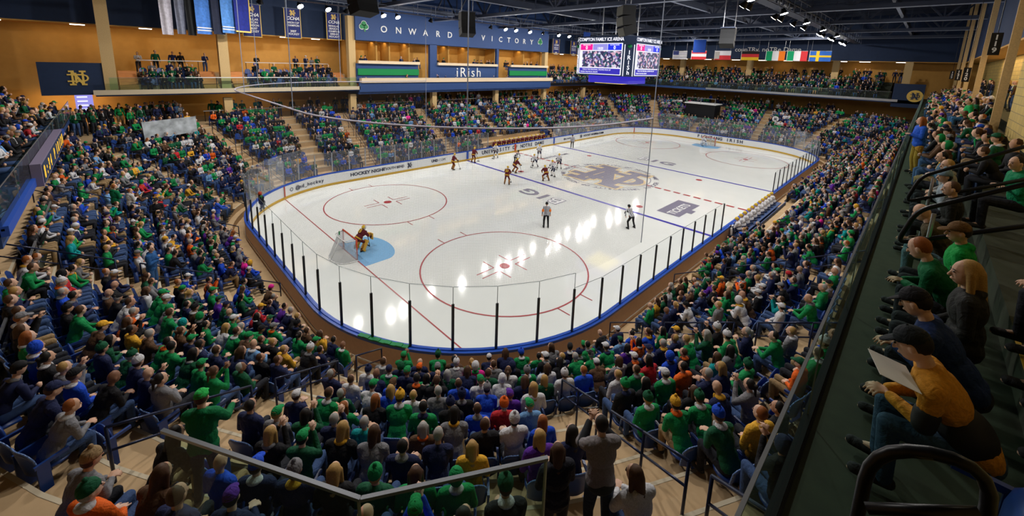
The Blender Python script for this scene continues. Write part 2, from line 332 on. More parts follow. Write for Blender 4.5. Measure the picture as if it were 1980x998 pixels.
# walls
def wall(name, lo, hi, m, label): return MB().bx(lo, hi).build(name, m, kind='structure', label=label, cat='wall')
wall('wall_far', (-50, 28, 0), (46.4, 28.4, 13), M['gold'], 'gold wall along the far side concourse')
wall('wall_far_upper', (-50, 24.6, 13), (-16.6, 25, 20), M['navy'], 'dark navy upper wall above the far deck at left')
wall('wall_far_upper_right', (15, 24.6, 13), (46.4, 25, 20), M['navy'], 'dark navy upper wall above the far deck at right')
wall('wall_end', (45.5, -30, 0), (46, 28, 13), M['gold'], 'gold wall behind the far end deck')
wall('wall_end_upper', (42, -30, 13), (42.4, 28, 20), M['navy'], 'dark navy upper wall at the far end')
wall('wall_left', (-50.4, -30, 0), (-50, 28, 20), M['gold'], 'wall at the near goal end')
wall('wall_near', (-11.2, -26.4, 8), (46, -26, 20), M['block'], 'gold block wall behind the near deck')
wall('wall_near_upper', (-11.2, -24.9, 13), (46, -24.3, 20), M['navy'], 'navy upper wall over the near deck')
b = MB().bx((-40, -24.1, 8.9), (-11.2, -23.9, 20)); b.build('wall_near_block', M['block'], kind='structure', label='gold painted block wall beside the camera', cat='wall')
for lo, hi, wd in (((-50, 24.6, 12.9), (46, 28, 13), 'far side'), ((42, -30, 12.9), (46, 28, 13), 'far end'), ((-11, -26, 12.9), (46, -24.3, 13), 'near side')):
    MB().bx(lo, hi).build('ceiling_soffit', M['gold'], kind='structure', label='gold soffit over the %s concourse' % wd, cat='ceiling')
MB().bx((-52, -32, 19.6), (48, 30, 20)).build('ceiling', mat('roof_deck', (.02, .03, .05), .8), kind='structure')
# navy corner blocks with emblems
MB().bx((-39.2, 22, 7.7), (-35.7, 22.4, 10.05)).build('wall_corner_left', M['navy'], kind='structure', label='navy panel with gold monogram at the left corner', cat='wall')
e = empty('wall_emblem', (-37.3, 21.98, 8.95), label='gold interlocked ND monogram on the navy left corner panel', cat='emblem')
nd_logo('monogram', .52, plane_T((0, 0, 0), (1, 0, 0), (0, 0, 1)), M['goldink'], None, e, .03)
MB().bx((37, -21.3, 7.1), (37.3, -18.4, 10.1)).build('wall_corner_right', M['navy'], kind='structure', label='navy panel with round emblem at the far right corner', cat='wall')
e = empty('round_emblem', (36.97, -20.5, 8.6), label='round gold ND emblem on the navy far corner panel', cat='emblem')
b = MB(); b.tube((0, 0, 0), (-.04, 0, 0), .75, n=28); b.build('disc', M['goldink'], e)
nd_logo('monogram', .42, plane_T((-.05, 0, 0), (0, -1, 0), (0, 0, 1)), M['navy'], None, e, .02)

# columns
for i, x in enumerate((-28.3, -17.0, -6.6, 4.0, 14.5, 25.3)):
    top = 12.98 if i == 0 or i == 5 else 7.2
    b = MB().bx((x - .32, 21.8, 4.9), (x + .32, 22.4, 7.2)); b.build('column', M['column'], label='square gold column under the far deck, number %d counted from the left' % (i + 1), cat='column', group='columns under the far deck')
for x, z, l in ((-35.6, 8, 'gold column rising beside the navy ND panel at left'), (-28.3, 8, 'gold column between the two orange stairs of the far deck'), (-16.9, 8, 'gold column left of the shamrock and ONWARD lettering'), (14.6, 8, 'gold column right of the VICTORY lettering')):
    MB().bx((x - .36, 21.9, z), (x + .36, 22.6, 19.6 if x < -20 else 15.4)).build('column', M['column'], label=l, cat='column', group='tall columns of the far deck')
for i, y in enumerate((22, 11.0, -.2, -11.6, -19.3)):
    MB().bx((40.4, y - .4, 8), (41.1, y + .4, 12.95)).build('column', M['column'], label='gold column on the far end deck, %s' % ('beside the far corner', 'under the striped flags', 'under the German flag', 'right of the Swedish flag', 'above the round emblem panel')[i], cat='column', group='columns of the far end deck')
for i, x in enumerate((-10.7, 1.9, 13.5, 24.5, 35)):
    MB().bx((x - .07, -23.75, 8.5), (x + .07, -23.5, 19.6)).build('column', M['column'], label='tall gold column edge above the near deck, %s' % ('nearest of five beside the block wall', 'second nearest, left of the 119 sign', 'third, left of the 120 sign', 'fourth along the near deck', 'farthest of five by the far corner')[i], cat='column', group='columns along the near deck')

# press box
pb = MB().use(M['navy2'])
for lo, hi in (((-16.6, 21.6, 12.95), (14.6, 22, 19.6)), ((-7.4, 21.6, 8.4), (-6.4, 22, 13)), ((3.6, 21.6, 8.4), (4.0, 22, 13)), ((-6.4, 21.7, 8.4), (3.6, 22, 10.6)), ((-16.6, 21.7, 8.4), (-9, 22, 10.5)), ((6.2, 21.7, 8.4), (14.6, 22, 10.5))): pb.bx(lo, hi)
pb.build('wall_press', kind='structure', label='navy press box front with window openings', cat='wall')
pb = MB().use(M['gold']); pb.bx((-16.6, 25.4, 8), (14.6, 25.6, 13))
for x in (-16.6, -13.6, -12, -9.4, -3.6, -.4, 4.6, 10.6, 14.4): pb.bx((x, 23.2, 8), (x + .15, 25.5, 13))
pb.build('wall_press_back', kind='structure', label='orange lit back walls of the press box rooms', cat='wall')
for i, (x0, x1) in enumerate(((-16.5, -9.0), (-6.4, 3.6), (6.2, 14.5))):
    MB().bx((x0, 21.3, 10.5), (x1, 21.59, 10.82)).build('counter', M['cream'], label='cream counter of the press box, %s' % ('above the green band at left', 'above the IRISH lettering', 'above the green band at right')[i], cat='counter', group='press box counters')
    if i != 1: MB().bx((x0, 21.55, 9.25), (x1, 21.69, 9.95)).build('banner_band', M['green'], label='long green band under the press box, %s' % ('left of the open doorway', '', 'right of the open doorway')[i], cat='banner')
sg = empty('wall_sign', (0, 21.55, 14.3), label='white ONWARD VICTORY lettering with shamrocks on navy', cat='sign')
for k, ch in enumerate('ONWARD'): text('letter', ch, 1.0, (-13.4 + k * 1.78, 21.56, 14.25), (1, 0, 0), (0, 0, 1), M['white'], sg, .01, .03)
for k, ch in enumerate('VICTORY'): text('letter', ch, 1.0, (1.0 + k * 1.6, 21.56, 14.25), (1, 0, 0), (0, 0, 1), M['white'], sg, .01, .03)
for x in (-15.7, 12.5):
    for gm, gr, yy in ((M['white'], .31, 0), (M['green'], .25, -.04)):
        b = MB()
        for a in (90, 200, 340): b.tube((.24 * math.cos(math.radians(a)), yy, .24 * math.sin(math.radians(a))), (.24 * math.cos(math.radians(a)), yy - .04, .24 * math.sin(math.radians(a))), gr, n=14)
        b.beam((0, yy - .02, -.1), (.12, yy - .02, -.6), .04, gr * .5)
        o = b.build('shamrock', gm, sg); o.location = (x, 0, .15)
text('wall_lettering', 'iRish', 1.75, (-1.3, 21.65, 9.6), (1, 0, 0), (0, 0, 1), M['white'], None, .0, .03, space=1.25)
tag(bpy.data.objects['wall_lettering'], 'white Celtic style IRISH lettering on the press box front', 'sign')
o = text('wall_lettering', 'counTRy, noTRe Dame', 1.0, (41.9, -2.0, 14.6), (0, -1, 0), (0, 0, 1), M['white'], None, .0, .03); tag(o, 'white lettering high on the navy far end wall', 'sign')

# roof steel
def truss(name, y0, y1, x, along='y', zc=15.9, zt=18.8, step=2.4, label=''):
    b = MB().use(M['beam']); P = (lambda t, z: (x, t, z)) if along == 'y' else (lambda t, z: (t, x, z))
    b.beam(P(y0, zc), P(y1, zc), .35, .3); b.beam(P(y0, zt), P(y1, zt), .35, .3)
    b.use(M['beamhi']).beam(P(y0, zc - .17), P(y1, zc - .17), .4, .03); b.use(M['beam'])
    n = int((y1 - y0) / step); k = 0
    for i in range(n):
        a, c = y0 + (y1 - y0) * i / n, y0 + (y1 - y0) * (i + 1) / n
        b.beam(P(a, zc if i % 2 else zt), P(c, zt if i % 2 else zc), .14, .14)
        b.beam(P(c, zc), P(c, zt), .1, .1)
    b.build(name, label=label, cat='truss', group='roof trusses')
for i, x in enumerate((-28.3, -17.0, -6.6, 4.0, 14.6, 25.3, 36)):
    truss('roof_truss', -24, 24.6, x, label='dark steel roof truss crossing over the rink, number %d from the near goal end' % (i + 1))
for i, y in enumerate((-19, -6.5, 6.5, 19)):
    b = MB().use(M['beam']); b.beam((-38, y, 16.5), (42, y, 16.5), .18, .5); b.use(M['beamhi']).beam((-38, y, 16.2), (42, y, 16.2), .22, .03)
    b.build('roof_beam', label='dark steel roof beam running the length of the rink, number %d from the near deck' % (i + 1), cat='beam', group='long roof beams')
for i in range(22):
    x = -37 + i * 3.6
    MB().use(M['beam']).beam((x, -24, 19.2), (x, 24.5, 19.2), .12, .4).build('roof_joist', M['beam'], label='thin dark joist under the roof deck, number %d from the near goal end' % (i + 1), cat='joist', group='thin roof joists')
for i, (y, r) in enumerate(((-10.5, .45), (10.5, .45))):
    MB().tube((-36, y, 17.6), (41, y, 17.6), r, n=16).build('air_duct', M['duct'], smooth=True, label='long round grey air duct above the %s side of the rink' % ('near', 'far')[i], cat='duct')
# catwalks and arena lamps
for i, y in enumerate((-13.6, 13.9)):
    r = empty('lighting_catwalk', (0, y, 15.3), label='narrow lighting catwalk above the %s boards' % ('near', 'far')[i], cat='catwalk')
    b = MB().bx((-34, -.35, 0), (40, .35, .06)); b.build('deck', M['beam'], r)
    for s_ in (-1, 1):
        b = MB()
        for z in (.5, 1.0): b.beam((-34, s_ * .38, z), (40, s_ * .38, z), .04, .04)
        for k in range(38): b.beam((-34 + 2 * k, s_ * .38, 0), (-34 + 2 * k, s_ * .38, 1), .04, .04)
        b.build('railing', M['beamhi'], r)
lx = (-24.5, -22.4, -17.6, -16.2, -8.5, -2.6, -.9, 1.5, 7, 9.2, 14.5, 16.5, 23, 26, 32)
lab = 0
LAMPM = [mat('lamp_glow_%d' % i, (1, 1, 1), emit=c, es=60) for i, c in enumerate(((1, .96, .9), (1, .8, .62), (.85, .85, 1)))]
for y, s_ in ((13.9, -1), (-13.6, 1)):
    for k, x in enumerate(lx):
        if s_ == 1: x = (-19, -13.8, -8.0, -7.0, -1.0, 0.6, 4.6, 8.5, 15.6, 17.6, 22, 23.8, 30, 33)[k] if k < 14 else None
        if x is None: continue
        loc = V(x, y + s_ * .55, 14.85); tgt = V(x * .8, -s_ * 1.5 + 0, 0)
        d = tgt - loc; d /= np.linalg.norm(d)
        r = empty('arena_lamp', tuple(loc), label='bright arena lamp under the %s catwalk, number %d counted from the near goal end' % (('far', 'near')[s_ == 1], k + 1), cat='lamp', group='arena lamps')
        MB().tube(-.34 * d, .02 * d, .1, .25, n=14).build('housing', M['black'], r)
        MB().tube(.021 * d, .028 * d, .22, n=14).build('lens', LAMPM[(k * 7 + (s_ > 0)) % 5 % 3], r)
        MB().tube(-.2 * d, (0, -s_ * .5, .45), .025).build('bracket', M['steel'], r)
        l = area('lamp_light', tuple(loc + .06 * d), tuple(tgt), P_MAIN, (1, .97, .93), .42, spread=math.radians(150)); l.visible_camera = True

def fill_lamp(loc, tgt, power, label):  # added fill: lamp head and area light put in to brighten the crowd
    loc, tgt = V(*loc), V(*tgt); d = tgt - loc; d /= np.linalg.norm(d)
    r = empty('fill_lamp', tuple(loc), label=label, cat='lamp', group='added fill lamps for the stands')
    MB().tube(-.34 * d, .02 * d, .1, .25, n=14).build('housing', M['black'], r); MB().tube(.021 * d, .028 * d, .22, n=14).build('lens', LAMPM[0], r)
    MB().tube(-.2 * d, (0, 0, 19.6 - loc[2]) if loc[2] > 15.5 else (0, -.3 if loc[1] > 0 else .3, .42), .03).build('bracket', M['steel'], r)
    area('fill_light', tuple(loc + .06 * d), tuple(tgt), power, (1, .95, .88), .5)
for k, x in enumerate((-27, -20.5, -12, -4, 5, 13, 20)):
    fill_lamp((x, 14.4, 14.9), (x - 1, 21, 3), P_FILL * .9, 'added fill lamp under far catwalk aimed at far stands, number %d from the left' % (k + 1))
for k, x in enumerate((-24, -16, -10, -3, 4, 11, 19)):
    fill_lamp((x, -14.1, 14.9), (x, -18.5, 2), P_FILL * .62, 'added fill lamp under near catwalk aimed at near stands, number %d from the corner' % (k + 1))
for k, y in enumerate((-9, -1, 8)):
    fill_lamp((-30.5, y, 16), (-36, y, 2.5), P_FILL * (1.25, 1.25, .75)[2 - k], 'lamp above the near goal end stands, %s' % ('nearest the camera', 'middle', 'farthest')[k])
for k, y in enumerate((-9, 8)):
    fill_lamp((31.5, y, 16), (37, y, 2.5), P_FILL * 1.2, 'lamp above the far end stands, %s' % ('right', 'left')[k])
fill_lamp((-27.5, -12.5, 16), (-31, -16, 3), P_FILL * .35, 'added fill lamp above the near corner block')

# warm concourse light strips
for i, (x0, x1) in enumerate(((-40, -29), (-28, -17.5), (16, 26), (27, 36))):
    area('concourse_light', ((x0 + x1) / 2, 26.2, 12.85), ((x0 + x1) / 2, 27.2, 8), P_WARM * 2.6, (1, .7, .36), x1 - x0, .6)
for i, (x0, x1) in enumerate(((-16, -8), (-6, 3), (6, 14))):
    area('press_light', ((x0 + x1) / 2, 24.2, 12.9), ((x0 + x1) / 2, 24.6, 8), P_WARM * 1.7, (1, .7, .34), x1 - x0, .6)
for y0, y1 in ((-18, -10), (-8, 0), (2, 10), (12, 22)):
    area('end_light', (44, (y0 + y1) / 2, 12.85), (44.6, (y0 + y1) / 2, 8), P_WARM * 1.5, (1, .7, .36), .6, y1 - y0)
for x in (-38, -26, -12, 0, 10, 22):
    area('under_deck_light', (x, 26.0, 7.5), (x, 27, 5), P_UNDER * 2.2, (1, .72, .4), 5, .8)
area('near_side_light', (8, -25.2, 12.8), (8, -25.5, 8), 380, (1, .7, .34), 30, .6)
area('near_side_light', (-27, -23.4, 17.5), (-27, -22.4, 8), 42, (1, .86, .66), 4, .6)  # added warm fill for people on the near deck, not a concourse fixture
for i, x in enumerate((-41, -36.9, -33, -22.5, -19.5, 17.5, 22, 27, 32)):
    MB().bx((x - .5, 24.65, 12.84), (x + .3, 24.8, 12.9)).build('strip_light', M['strip'], label='small white strip light at the soffit edge, number %d from the left' % (i + 1), cat='light', group='far soffit strip lights')
for i, y in enumerate((15, 11.5, 7.2, 2.5, -1.6, -5.2, -12, -14.6, -18.5)):
    MB().bx((42.05, y - .6, 12.84), (42.2, y + .6, 12.9)).build('strip_light', M['strip'], label='small white strip light under the far end wall, number %d from the left' % (i + 1), cat='light', group='far end strip lights')

# ------------------------------------------------------------------ ice markings
def strip_ring(cx, cy, r, wd, z, m, name, n=72, parent=None):
    b = MB(); vs = []
    for rr in (r - wd / 2, r + wd / 2): vs += [(cx + rr * math.cos(2 * PI * i / n), cy + rr * math.sin(2 * PI * i / n), z) for i in range(n)]
    b.add(vs, [(i, n + i, n + (i + 1) % n, (i + 1) % n) for i in range(n)]); return b.build(name, m, parent)
def flat(name, m, rects, z=.01, parent=None):
    b = MB()
    for x0, y0, x1, y1 in rects: b.bx((x0, y0, z - .002), (x1, y1, z))
    return b.build(name, m, parent)
flat('blue_line', M['blue'], [(-7.77, -HY, -7.47, HY)], parent=ice); flat('blue_line', M['blue'], [(7.47, -HY, 7.77, HY)], parent=ice)
flat('center_line', M['red'], [(-.15, -HY + .9 * k, .15, -HY + .9 * k + .62) for k in range(31) if abs(-HY + .9 * k + .3) > 4.2] + [(-.15, -4.3, -.12, 4.3), (.12, -4.3, .15, 4.3)], parent=ice)
for s_ in (-1, 1): flat('goal_line', M['red'], [(s_ * 26.82 - .03, -HY + 1.5, s_ * 26.82 + .03, HY - 1.5)], parent=ice)
for cx in (-21.03, 21.03):
    for cy in (-6.71, 6.71):
        strip_ring(cx, cy, 4.57, .08, .011, M['red'], 'faceoff_circle', parent=ice)
        MB().tube((cx, cy, .002), (cx, cy, .012), .3, n=24).build('faceoff_spot', M['red'], ice)
        R_ = []
        for sx in (-1, 1):
            for sy in (-1, 1):
                x0, y0 = cx + sx * .6, cy + sy * .23; R_ += [(min(x0, x0 + sx * 1.2), y0 - .03, max(x0, x0 + sx * 1.2), y0 + .03), (x0 - .03, min(y0, y0 + sy * .9), x0 + .03, max(y0, y0 + sy * .9))]
            for yy in (-1, 1):
                R_ += [(cx + sx * .87 - .03, min(cy + yy * 4.5, cy + yy * 5.2), cx + sx * .87 + .03, max(cy + yy * 4.5, cy + yy * 5.2))]
        flat('hash_marks', M['red'], R_, parent=ice)
for cx in (-6.1, 6.1):
    for cy in (-6.71, 6.71): MB().tube((cx, cy, .002), (cx, cy, .012), .3, n=24).build('faceoff_spot', M['red'], ice)
strip_ring(0, 0, 4.1, .08, .011, M['logo'], 'center_circle', parent=ice)
for s_ in (-1, 1):
    b = MB(); n = 20; pts = [(s_ * -26.82, -1.83)] + [(s_ * (-26.82 + 1.37 + 1.0 * math.cos(a)), 1.83 * math.sin(a)) for a in [-PI / 2 + PI * i / n for i in range(n + 1)]] + [(s_ * -26.82, 1.83)]
    pts = pts if s_ > 0 else pts[::-1]
    b.poly(pts, .001, .008); b.build('goal_crease', M['crease'], ice)
# centre logo, ring lettering, other painted logos
nd_logo('center_logo', 3.3, plane_T((0, 0, .012), (0, -1, 0), (1, 0, 0)), M['logo'], M['logogold'], ice, .006, .03)
def arc_text(s, r, a0, a1, size, inward):
    for k, ch in enumerate(s):
        if ch == ' ': continue
        a = math.radians(a0 + (a1 - a0) * k / (len(s) - 1)); rad = V(math.cos(a), math.sin(a), 0); up = -rad if inward else rad
        xd = V(up[1], -up[0], 0); text('ring_letter', ch, size, (r * rad[0], r * rad[1], .014), tuple(xd), tuple(up), M['logo'], ice, .02, .001)
arc_text('UNIVERSITY OF NOTRE DAME', 4.65, 245, 125, .62, False); arc_text('UNIVERSITY OF NOTRE DAME', 4.65, 65, -55, .62, False)
arc_text('HOCKEY', 4.65, 108, 78, .62, False); arc_text('HOCKEY', 4.65, -72, -102, .62, False)
for s_ in (1, -1):
    x = 10.3 * s_; text('painted_logo', 'B', 1.9, (x, s_ * 1.55, .018), (0, -s_, 0), (s_, 0, 0), M['white'], ice, .0, .001, 1.2)
    text('painted_logo', 'B', 1.9, (x, s_ * 1.55, .012), (0, -s_, 0), (s_, 0, 0), M['logo'], ice, .09, .001, 1.2)
    text('painted_logo', '1G', 1.9, (x, -s_ * .75, .014), (0, -s_, 0), (s_, 0, 0), M['logo'], ice, .06, .001, 1.35)
flat('painted_panel', M['logo'], [(-5.9, -9.9, -1.9, -8.1)], parent=ice); flat('painted_panel', M['logo'], [(-4.5, -10.25, -3.6, -9.9)], parent=ice)
text('painted_word', 'TICKETS', .85, (-4.1, -9.15, .016), (1, 0, 0), (0, 1, 0), M['white'], ice, .02, .001)
text('painted_word', 'NOTRE DAME', .75, (2.6, 9.1, .014), (1, 0, 0), (0, 1, 0), M['logo'], ice, .01, .001)

# ------------------------------------------------------------------ dasher boards, ads and glass
db = empty('dasher_boards', label='white dasher boards with blue cap and yellow kick plate round the ice', cat='rink boards')
b = MB(); ring(b, 0, .0, 0, 1.07, 24); b.build('board_face', M['board'], db)
b = MB(); ring(b, -.012, .0, -.012, .2, 24); ring(b, -.012, .2, 0, .2, 24); b.build('kick_plate', M['yellow'], db)
b = MB(); ring(b, -.03, 1.03, -.03, 1.1, 24); ring(b, -.03, 1.1, .24, 1.1, 24); ring(b, .24, 1.1, .24, 1.0, 24); ring(b, .09, 1.1, .09, 1.13, 24); ring(b, .09, 1.13, .12, 1.13, 24); ring(b, .12, 1.13, .12, 1.1, 24); b.build('cap_rail', M['bluecap'], db)
b = MB(); ring(b, .22, 1.02, .22, .0, 24); b.build('outer_fascia', M['tan'], db)
b = MB(); ring(b, .24, .17, .24, .23, 24); ring(b, .24, .23, .22, .23, 24); b.build('base_strip', M['white'], db)
ys = HY - .02
def ad(s, size, x, z=.62, off=.008, sx=1): text('board_lettering', s, size, (x, ys, z), (1, 0, 0), (0, 0, 1), M['ink'], db, off, .003, sx)
ad('HOCKEY NIGHT', .42, -19.3, off=.015, sx=1.1); ad('in SOUTH BEND', .34, -16.75, sx=.95); nd_logo('board_monogram', .25, plane_T((-15.0, ys, .62), (1, 0, 0), (0, 0, 1)), M['ink'], None, db, .006)
ad('UND', .36, -12.0, off=.02); ad('.COM', .36, -11.1, off=0)
for k, ch in enumerate('UNIVERSITY OF NOTRE DAME'): ad(ch, .62, -5.3 + k * .46, off=.02)
ad('@nd_hockey', .32, 10.6); nd_logo('board_monogram', .25, plane_T((13.9, ys, .62), (1, 0, 0), (0, 0, 1)), M['ink'], None, db, .006)
ad('HOCKEY NIGHT', .42, 16.2, off=.015, sx=1.1); ad('in SOUTH BEND', .34, 18.8, sx=.95)
def adp(s, size, sp, off=.008, sx=1, z=.6):
    x, y, a = boardpt(sp % PERIM); n = V(math.cos(a), math.sin(a), 0); p = V(x, y, z) - n * .06
    text('board_lettering', s, size, tuple(p), (n[1], -n[0], 0), (0, 0, 1), M['ink'], db, off, .003, sx)
S_FL = CY + RC * PI / 2 + 2 * CX        # arc length where the far left corner begins
for k, ch in enumerate('@nd_hockey'): adp(ch, .42, S_FL + 3.9 - k * .26)
adp('O', .44, S_FL + 4.5, .0)
x, y, a = boardpt(S_FL + 8.0); nn = V(math.cos(a), math.sin(a), 0); nd_logo('board_monogram', .42, plane_T(V(x, y, .6) - nn * .03, (nn[1], -nn[0], 0), (0, 0, 1)), M['ink'], None, db, .006)
for k, ch in enumerate('UND.COM'): adp(ch, .4, CY + RC * PI / 2 + 4.5 - k * .38 + 0)
for k, ch in enumerate('FIGHTING IRISH'):
    text('board_lettering', ch, .62, (HX - .03, 2.9 - k * .48, .62), (0, -1, 0), (0, 0, 1), M['ink'], db, .02, .003)
text('board_lettering', 'UND.COM', .42, (HX - .25, -8.2, .62), (-.3, -1, 0), (0, 0, 1), M['ink'], db, .01, .003)
text('board_lettering', '@nd_hockey', .36, (HX - .25, 8.2, .62), (.25, -1, 0), (0, 0, 1), M['ink'], db, .004, .003)
nd_logo('board_monogram', .3, plane_T((HX - 2.0, 11.2, .6), (.6, -.8, 0), (0, 0, 1)), M['ink'], None, db, .006)
for x, m_ in ((-7.62, 'bluecap'), (7.62, 'bluecap'), (0, 'goalred')): MB().bx((x - .15, ys - .01, .2), (x + .15, ys + .01, 1.05)).build('line_mark', M[m_], db)
for s_ in (-1, 1): MB().bx((s_ * 26.82 - .03, 12.1, .2), (s_ * 26.82 + .03, 12.3, 1.05)).build('line_mark', M['goalred'], db)
NP = 108
def glass_h(x, y):
    if y > 13.6 and -4.2 < x < 7.4: return 0
    if y < -13.6 and -8.6 < x < 2.0: return 0
    if abs(x) > 23.0: return 2.4
    return 1.8
for k in range(NP):
    s0, s1 = PERIM * k / NP, PERIM * (k + 1) / NP
    x0, y0, a0 = boardpt(s0); x1, y1, a1 = boardpt(s1); xm, ym, am = boardpt((s0 + s1) / 2)
    h = min(glass_h(x0, y0), glass_h(x1, y1))
    o0 = V(math.cos(a0), math.sin(a0), 0) * .1; o1 = V(math.cos(a1), math.sin(a1), 0) * .1
    p0, p1 = V(x0, y0, 1.13) + o0, V(x1, y1, 1.13) + o1
    far = ym > 8 or xm > 24
    if glass_h(x0, y0):
        hs = 1.75
        MB().beam(p0, p0 + V(0, 0, hs), .06, .08).build('stanchion', M['steel'] if far else M['black'], db)
        MB().beam(p0 + V(0, 0, hs), p0 + V(0, 0, glass_h(x0, y0)), .012, .02).build('glass_joint', M['edge'], db) if glass_h(x0, y0) > 2 and k % 2 == 0 or not far and glass_h(x0, y0) > 2 else None
    if h:
        d = (p1 - p0); L = np.linalg.norm(d); d /= L; up = V(0, 0, 1); n_ = np.cross(d, up)
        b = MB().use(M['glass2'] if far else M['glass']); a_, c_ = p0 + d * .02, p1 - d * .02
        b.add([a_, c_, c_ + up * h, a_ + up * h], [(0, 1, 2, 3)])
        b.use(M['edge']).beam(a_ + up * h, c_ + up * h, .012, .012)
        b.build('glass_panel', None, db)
# benches: far side and near side
for nm_, y, sgn, x0, x1 in (('far', 14.05, 1, -3.6, 7.0), ('near', -14.05, -1, -8.2, 1.6)):
    b = MB().bx((x0, y + sgn * .55 - .2, .75), (x1, y + sgn * .55 + .2, .82)); b.bx((x0, y - .0, .0), (x1, y + sgn * .9, .4)); b.bx((x0, y + sgn * 1.0, .25), (x1, y + sgn * 1.05, 1.0))
    b.build('player_bench', M['navy2'], label='long team bench behind the %s boards' % nm_, cat='bench')
# green flag lying on the cap rail
b = MB()
for k in range(9):
    x, y, a = boardpt(S_FL + RC * PI / 2 + 2 * CY + 3.4 + k * .22); b.box((x + .17 * math.cos(a), y + .17 * math.sin(a), 1.13 + .02 * (k % 2)), (.17, .24, .05), rz=a)
b.build('flag_cloth', M['green'], label='green folded cloth lying on the blue cap rail at the near corner', cat='cloth')
# wall safety lamp on glass behind the near goal
r = empty('goal_lamp', (-30.45, 2.6, 3.5), label='small red and green goal lamp unit on the glass behind the near goal', cat='lamp')
MB().bx((-.08, -.2, -.35), (.1, .2, .1)).build('housing', M['black'], r); MB().ell((0, .1, .2), (.1, .1, .12)).build('red_dome', M['goalred'], r, True); MB().ell((0, -.12, .05), (.09, .09, .1)).build('green_dome', M['green'], r, True)

# goals
def goal(x, s_, label):
    r = empty('goal_net', (x, 0, 0), 0 if s_ < 0 else PI, label, 'goal')
    b = MB(); b.path([(0, -.915, 0), (0, -.915, 1.22), (0, .915, 1.22), (0, .915, 0)], .045, 10); b.ell((0, -.915, 1.22), (.045, .045, .045)); b.ell((0, .915, 1.22), (.045, .045, .045)); b.build('red_frame', M['goalred'], r, True)
    b = MB(); n = 12; base = [(-1.1 * math.sin(PI * i / n) ** .6, 1.02 * math.cos(PI * i / n), .03) for i in range(n + 1)]; b.path(base, .035, 8)
    b.path([(0, -.915, 1.2), (-.5, -.75, 1.15), (-.55, 0, 1.15), (-.5, .75, 1.15), (0, .915, 1.2)], .03, 8); b.beam((-.53, 0, 1.13), (-1.08, 0, .05), .04, .04); b.build('white_frame', M['white'], r, True)
    tops = [(-.5 * math.sin(PI * i / n) ** .5, .9 * math.cos(PI * i / n), 1.17) for i in range(n + 1)]
    vs = []; fs = []; m = 8
    for j in range(m + 1):
        for i in range(n + 1): vs.append(tuple(V(*base[i]) * (1 - j / m) + V(*tops[i]) * (j / m)))
    k = len(vs); fs = [(j * (n + 1) + i, j * (n + 1) + i + 1, (j + 1) * (n + 1) + i + 1, (j + 1) * (n + 1) + i) for j in range(m) for i in range(n)]
    vs += [(0, .9, 1.2), (0, -.9, 1.2)]; fs.append(tuple([m * (n + 1) + i for i in range(n + 1)]))
    b = MB(); b.add(vs, fs); me = b.mesh('netting'); me.materials.clear(); me.materials.append(M['goalnet'])
    o = bpy.data.objects.new('netting', me); COL.objects.link(o); o.parent = r
    return r
M['goalnet'] = glass_mat('goal_netting', (.85, .85, .83), 1, white=.42)
goal(-26.82, -1, 'red framed goal net at the near end of the ice'); goal(26.82, 1, 'red framed goal net at the far end of the ice')
r = empty('water_bottle', (-27.25, 0.35, 1.22), label='green bottle resting on top of the near goal net', cat='bottle')
MB().tube((0, 0, 0), (0, 0, .2), .04).build('body', M['green'], r); MB().tube((0, 0, .2), (0, 0, .25), .02).build('lid', M['white'], r)

# protective netting on a ring cable round the near end
zr, zg = 9.0, 3.5
ss = []
s_ = S_FL - 9.0
while s_ < S_FL + RC * PI + 2 * CY + 2.4: ss.append(s_); s_ += .5
nr = empty('safety_netting', label='fine black safety netting hung round the near goal end of the rink', cat='netting')
P_ = []
for s0 in ss:
    x, y, a = boardpt(s0); P_.append((x + .1 * math.cos(a), y + .1 * math.sin(a)))
me = bpy.data.meshes.new('net_mesh'); n = len(P_)
me.from_pydata([(x, y, zg) for x, y in P_] + [(x, y, zr) for x, y in P_], [], [(i, i + 1, n + i + 1, n + i) for i in range(n - 1)])
uvl = me.uv_layers.new(name='UVMap')
for p in me.polygons:
    for li in p.loop_indices:
        vi = me.loops[li].vertex_index; uvl.data[li].uv = ((vi % n) * .5, 0 if vi < n else zr - zg)
me.materials.append(M['net']); o = bpy.data.objects.new('net_mesh', me); COL.objects.link(o); o.parent = nr
MB().sweep([(x, y, zr) for x, y in P_], .035, 6).build('ring_cable', mat('ring_cable_pale', (.42, .4, .5), .5), nr)
for q_ in (P_[0], P_[-1]):
    MB().tube((*q_, zg), (*q_, 15.5), .02, n=6).build('edge_cable', M['beamhi'], nr)
for f_ in (.18, .33, .5, .66, .83):
    q_ = P_[int(f_ * (n - 1))]; MB().tube((*q_, zr), (*q_, 16), .018, n=6).build('hanger_cable', M['beamhi'], nr)

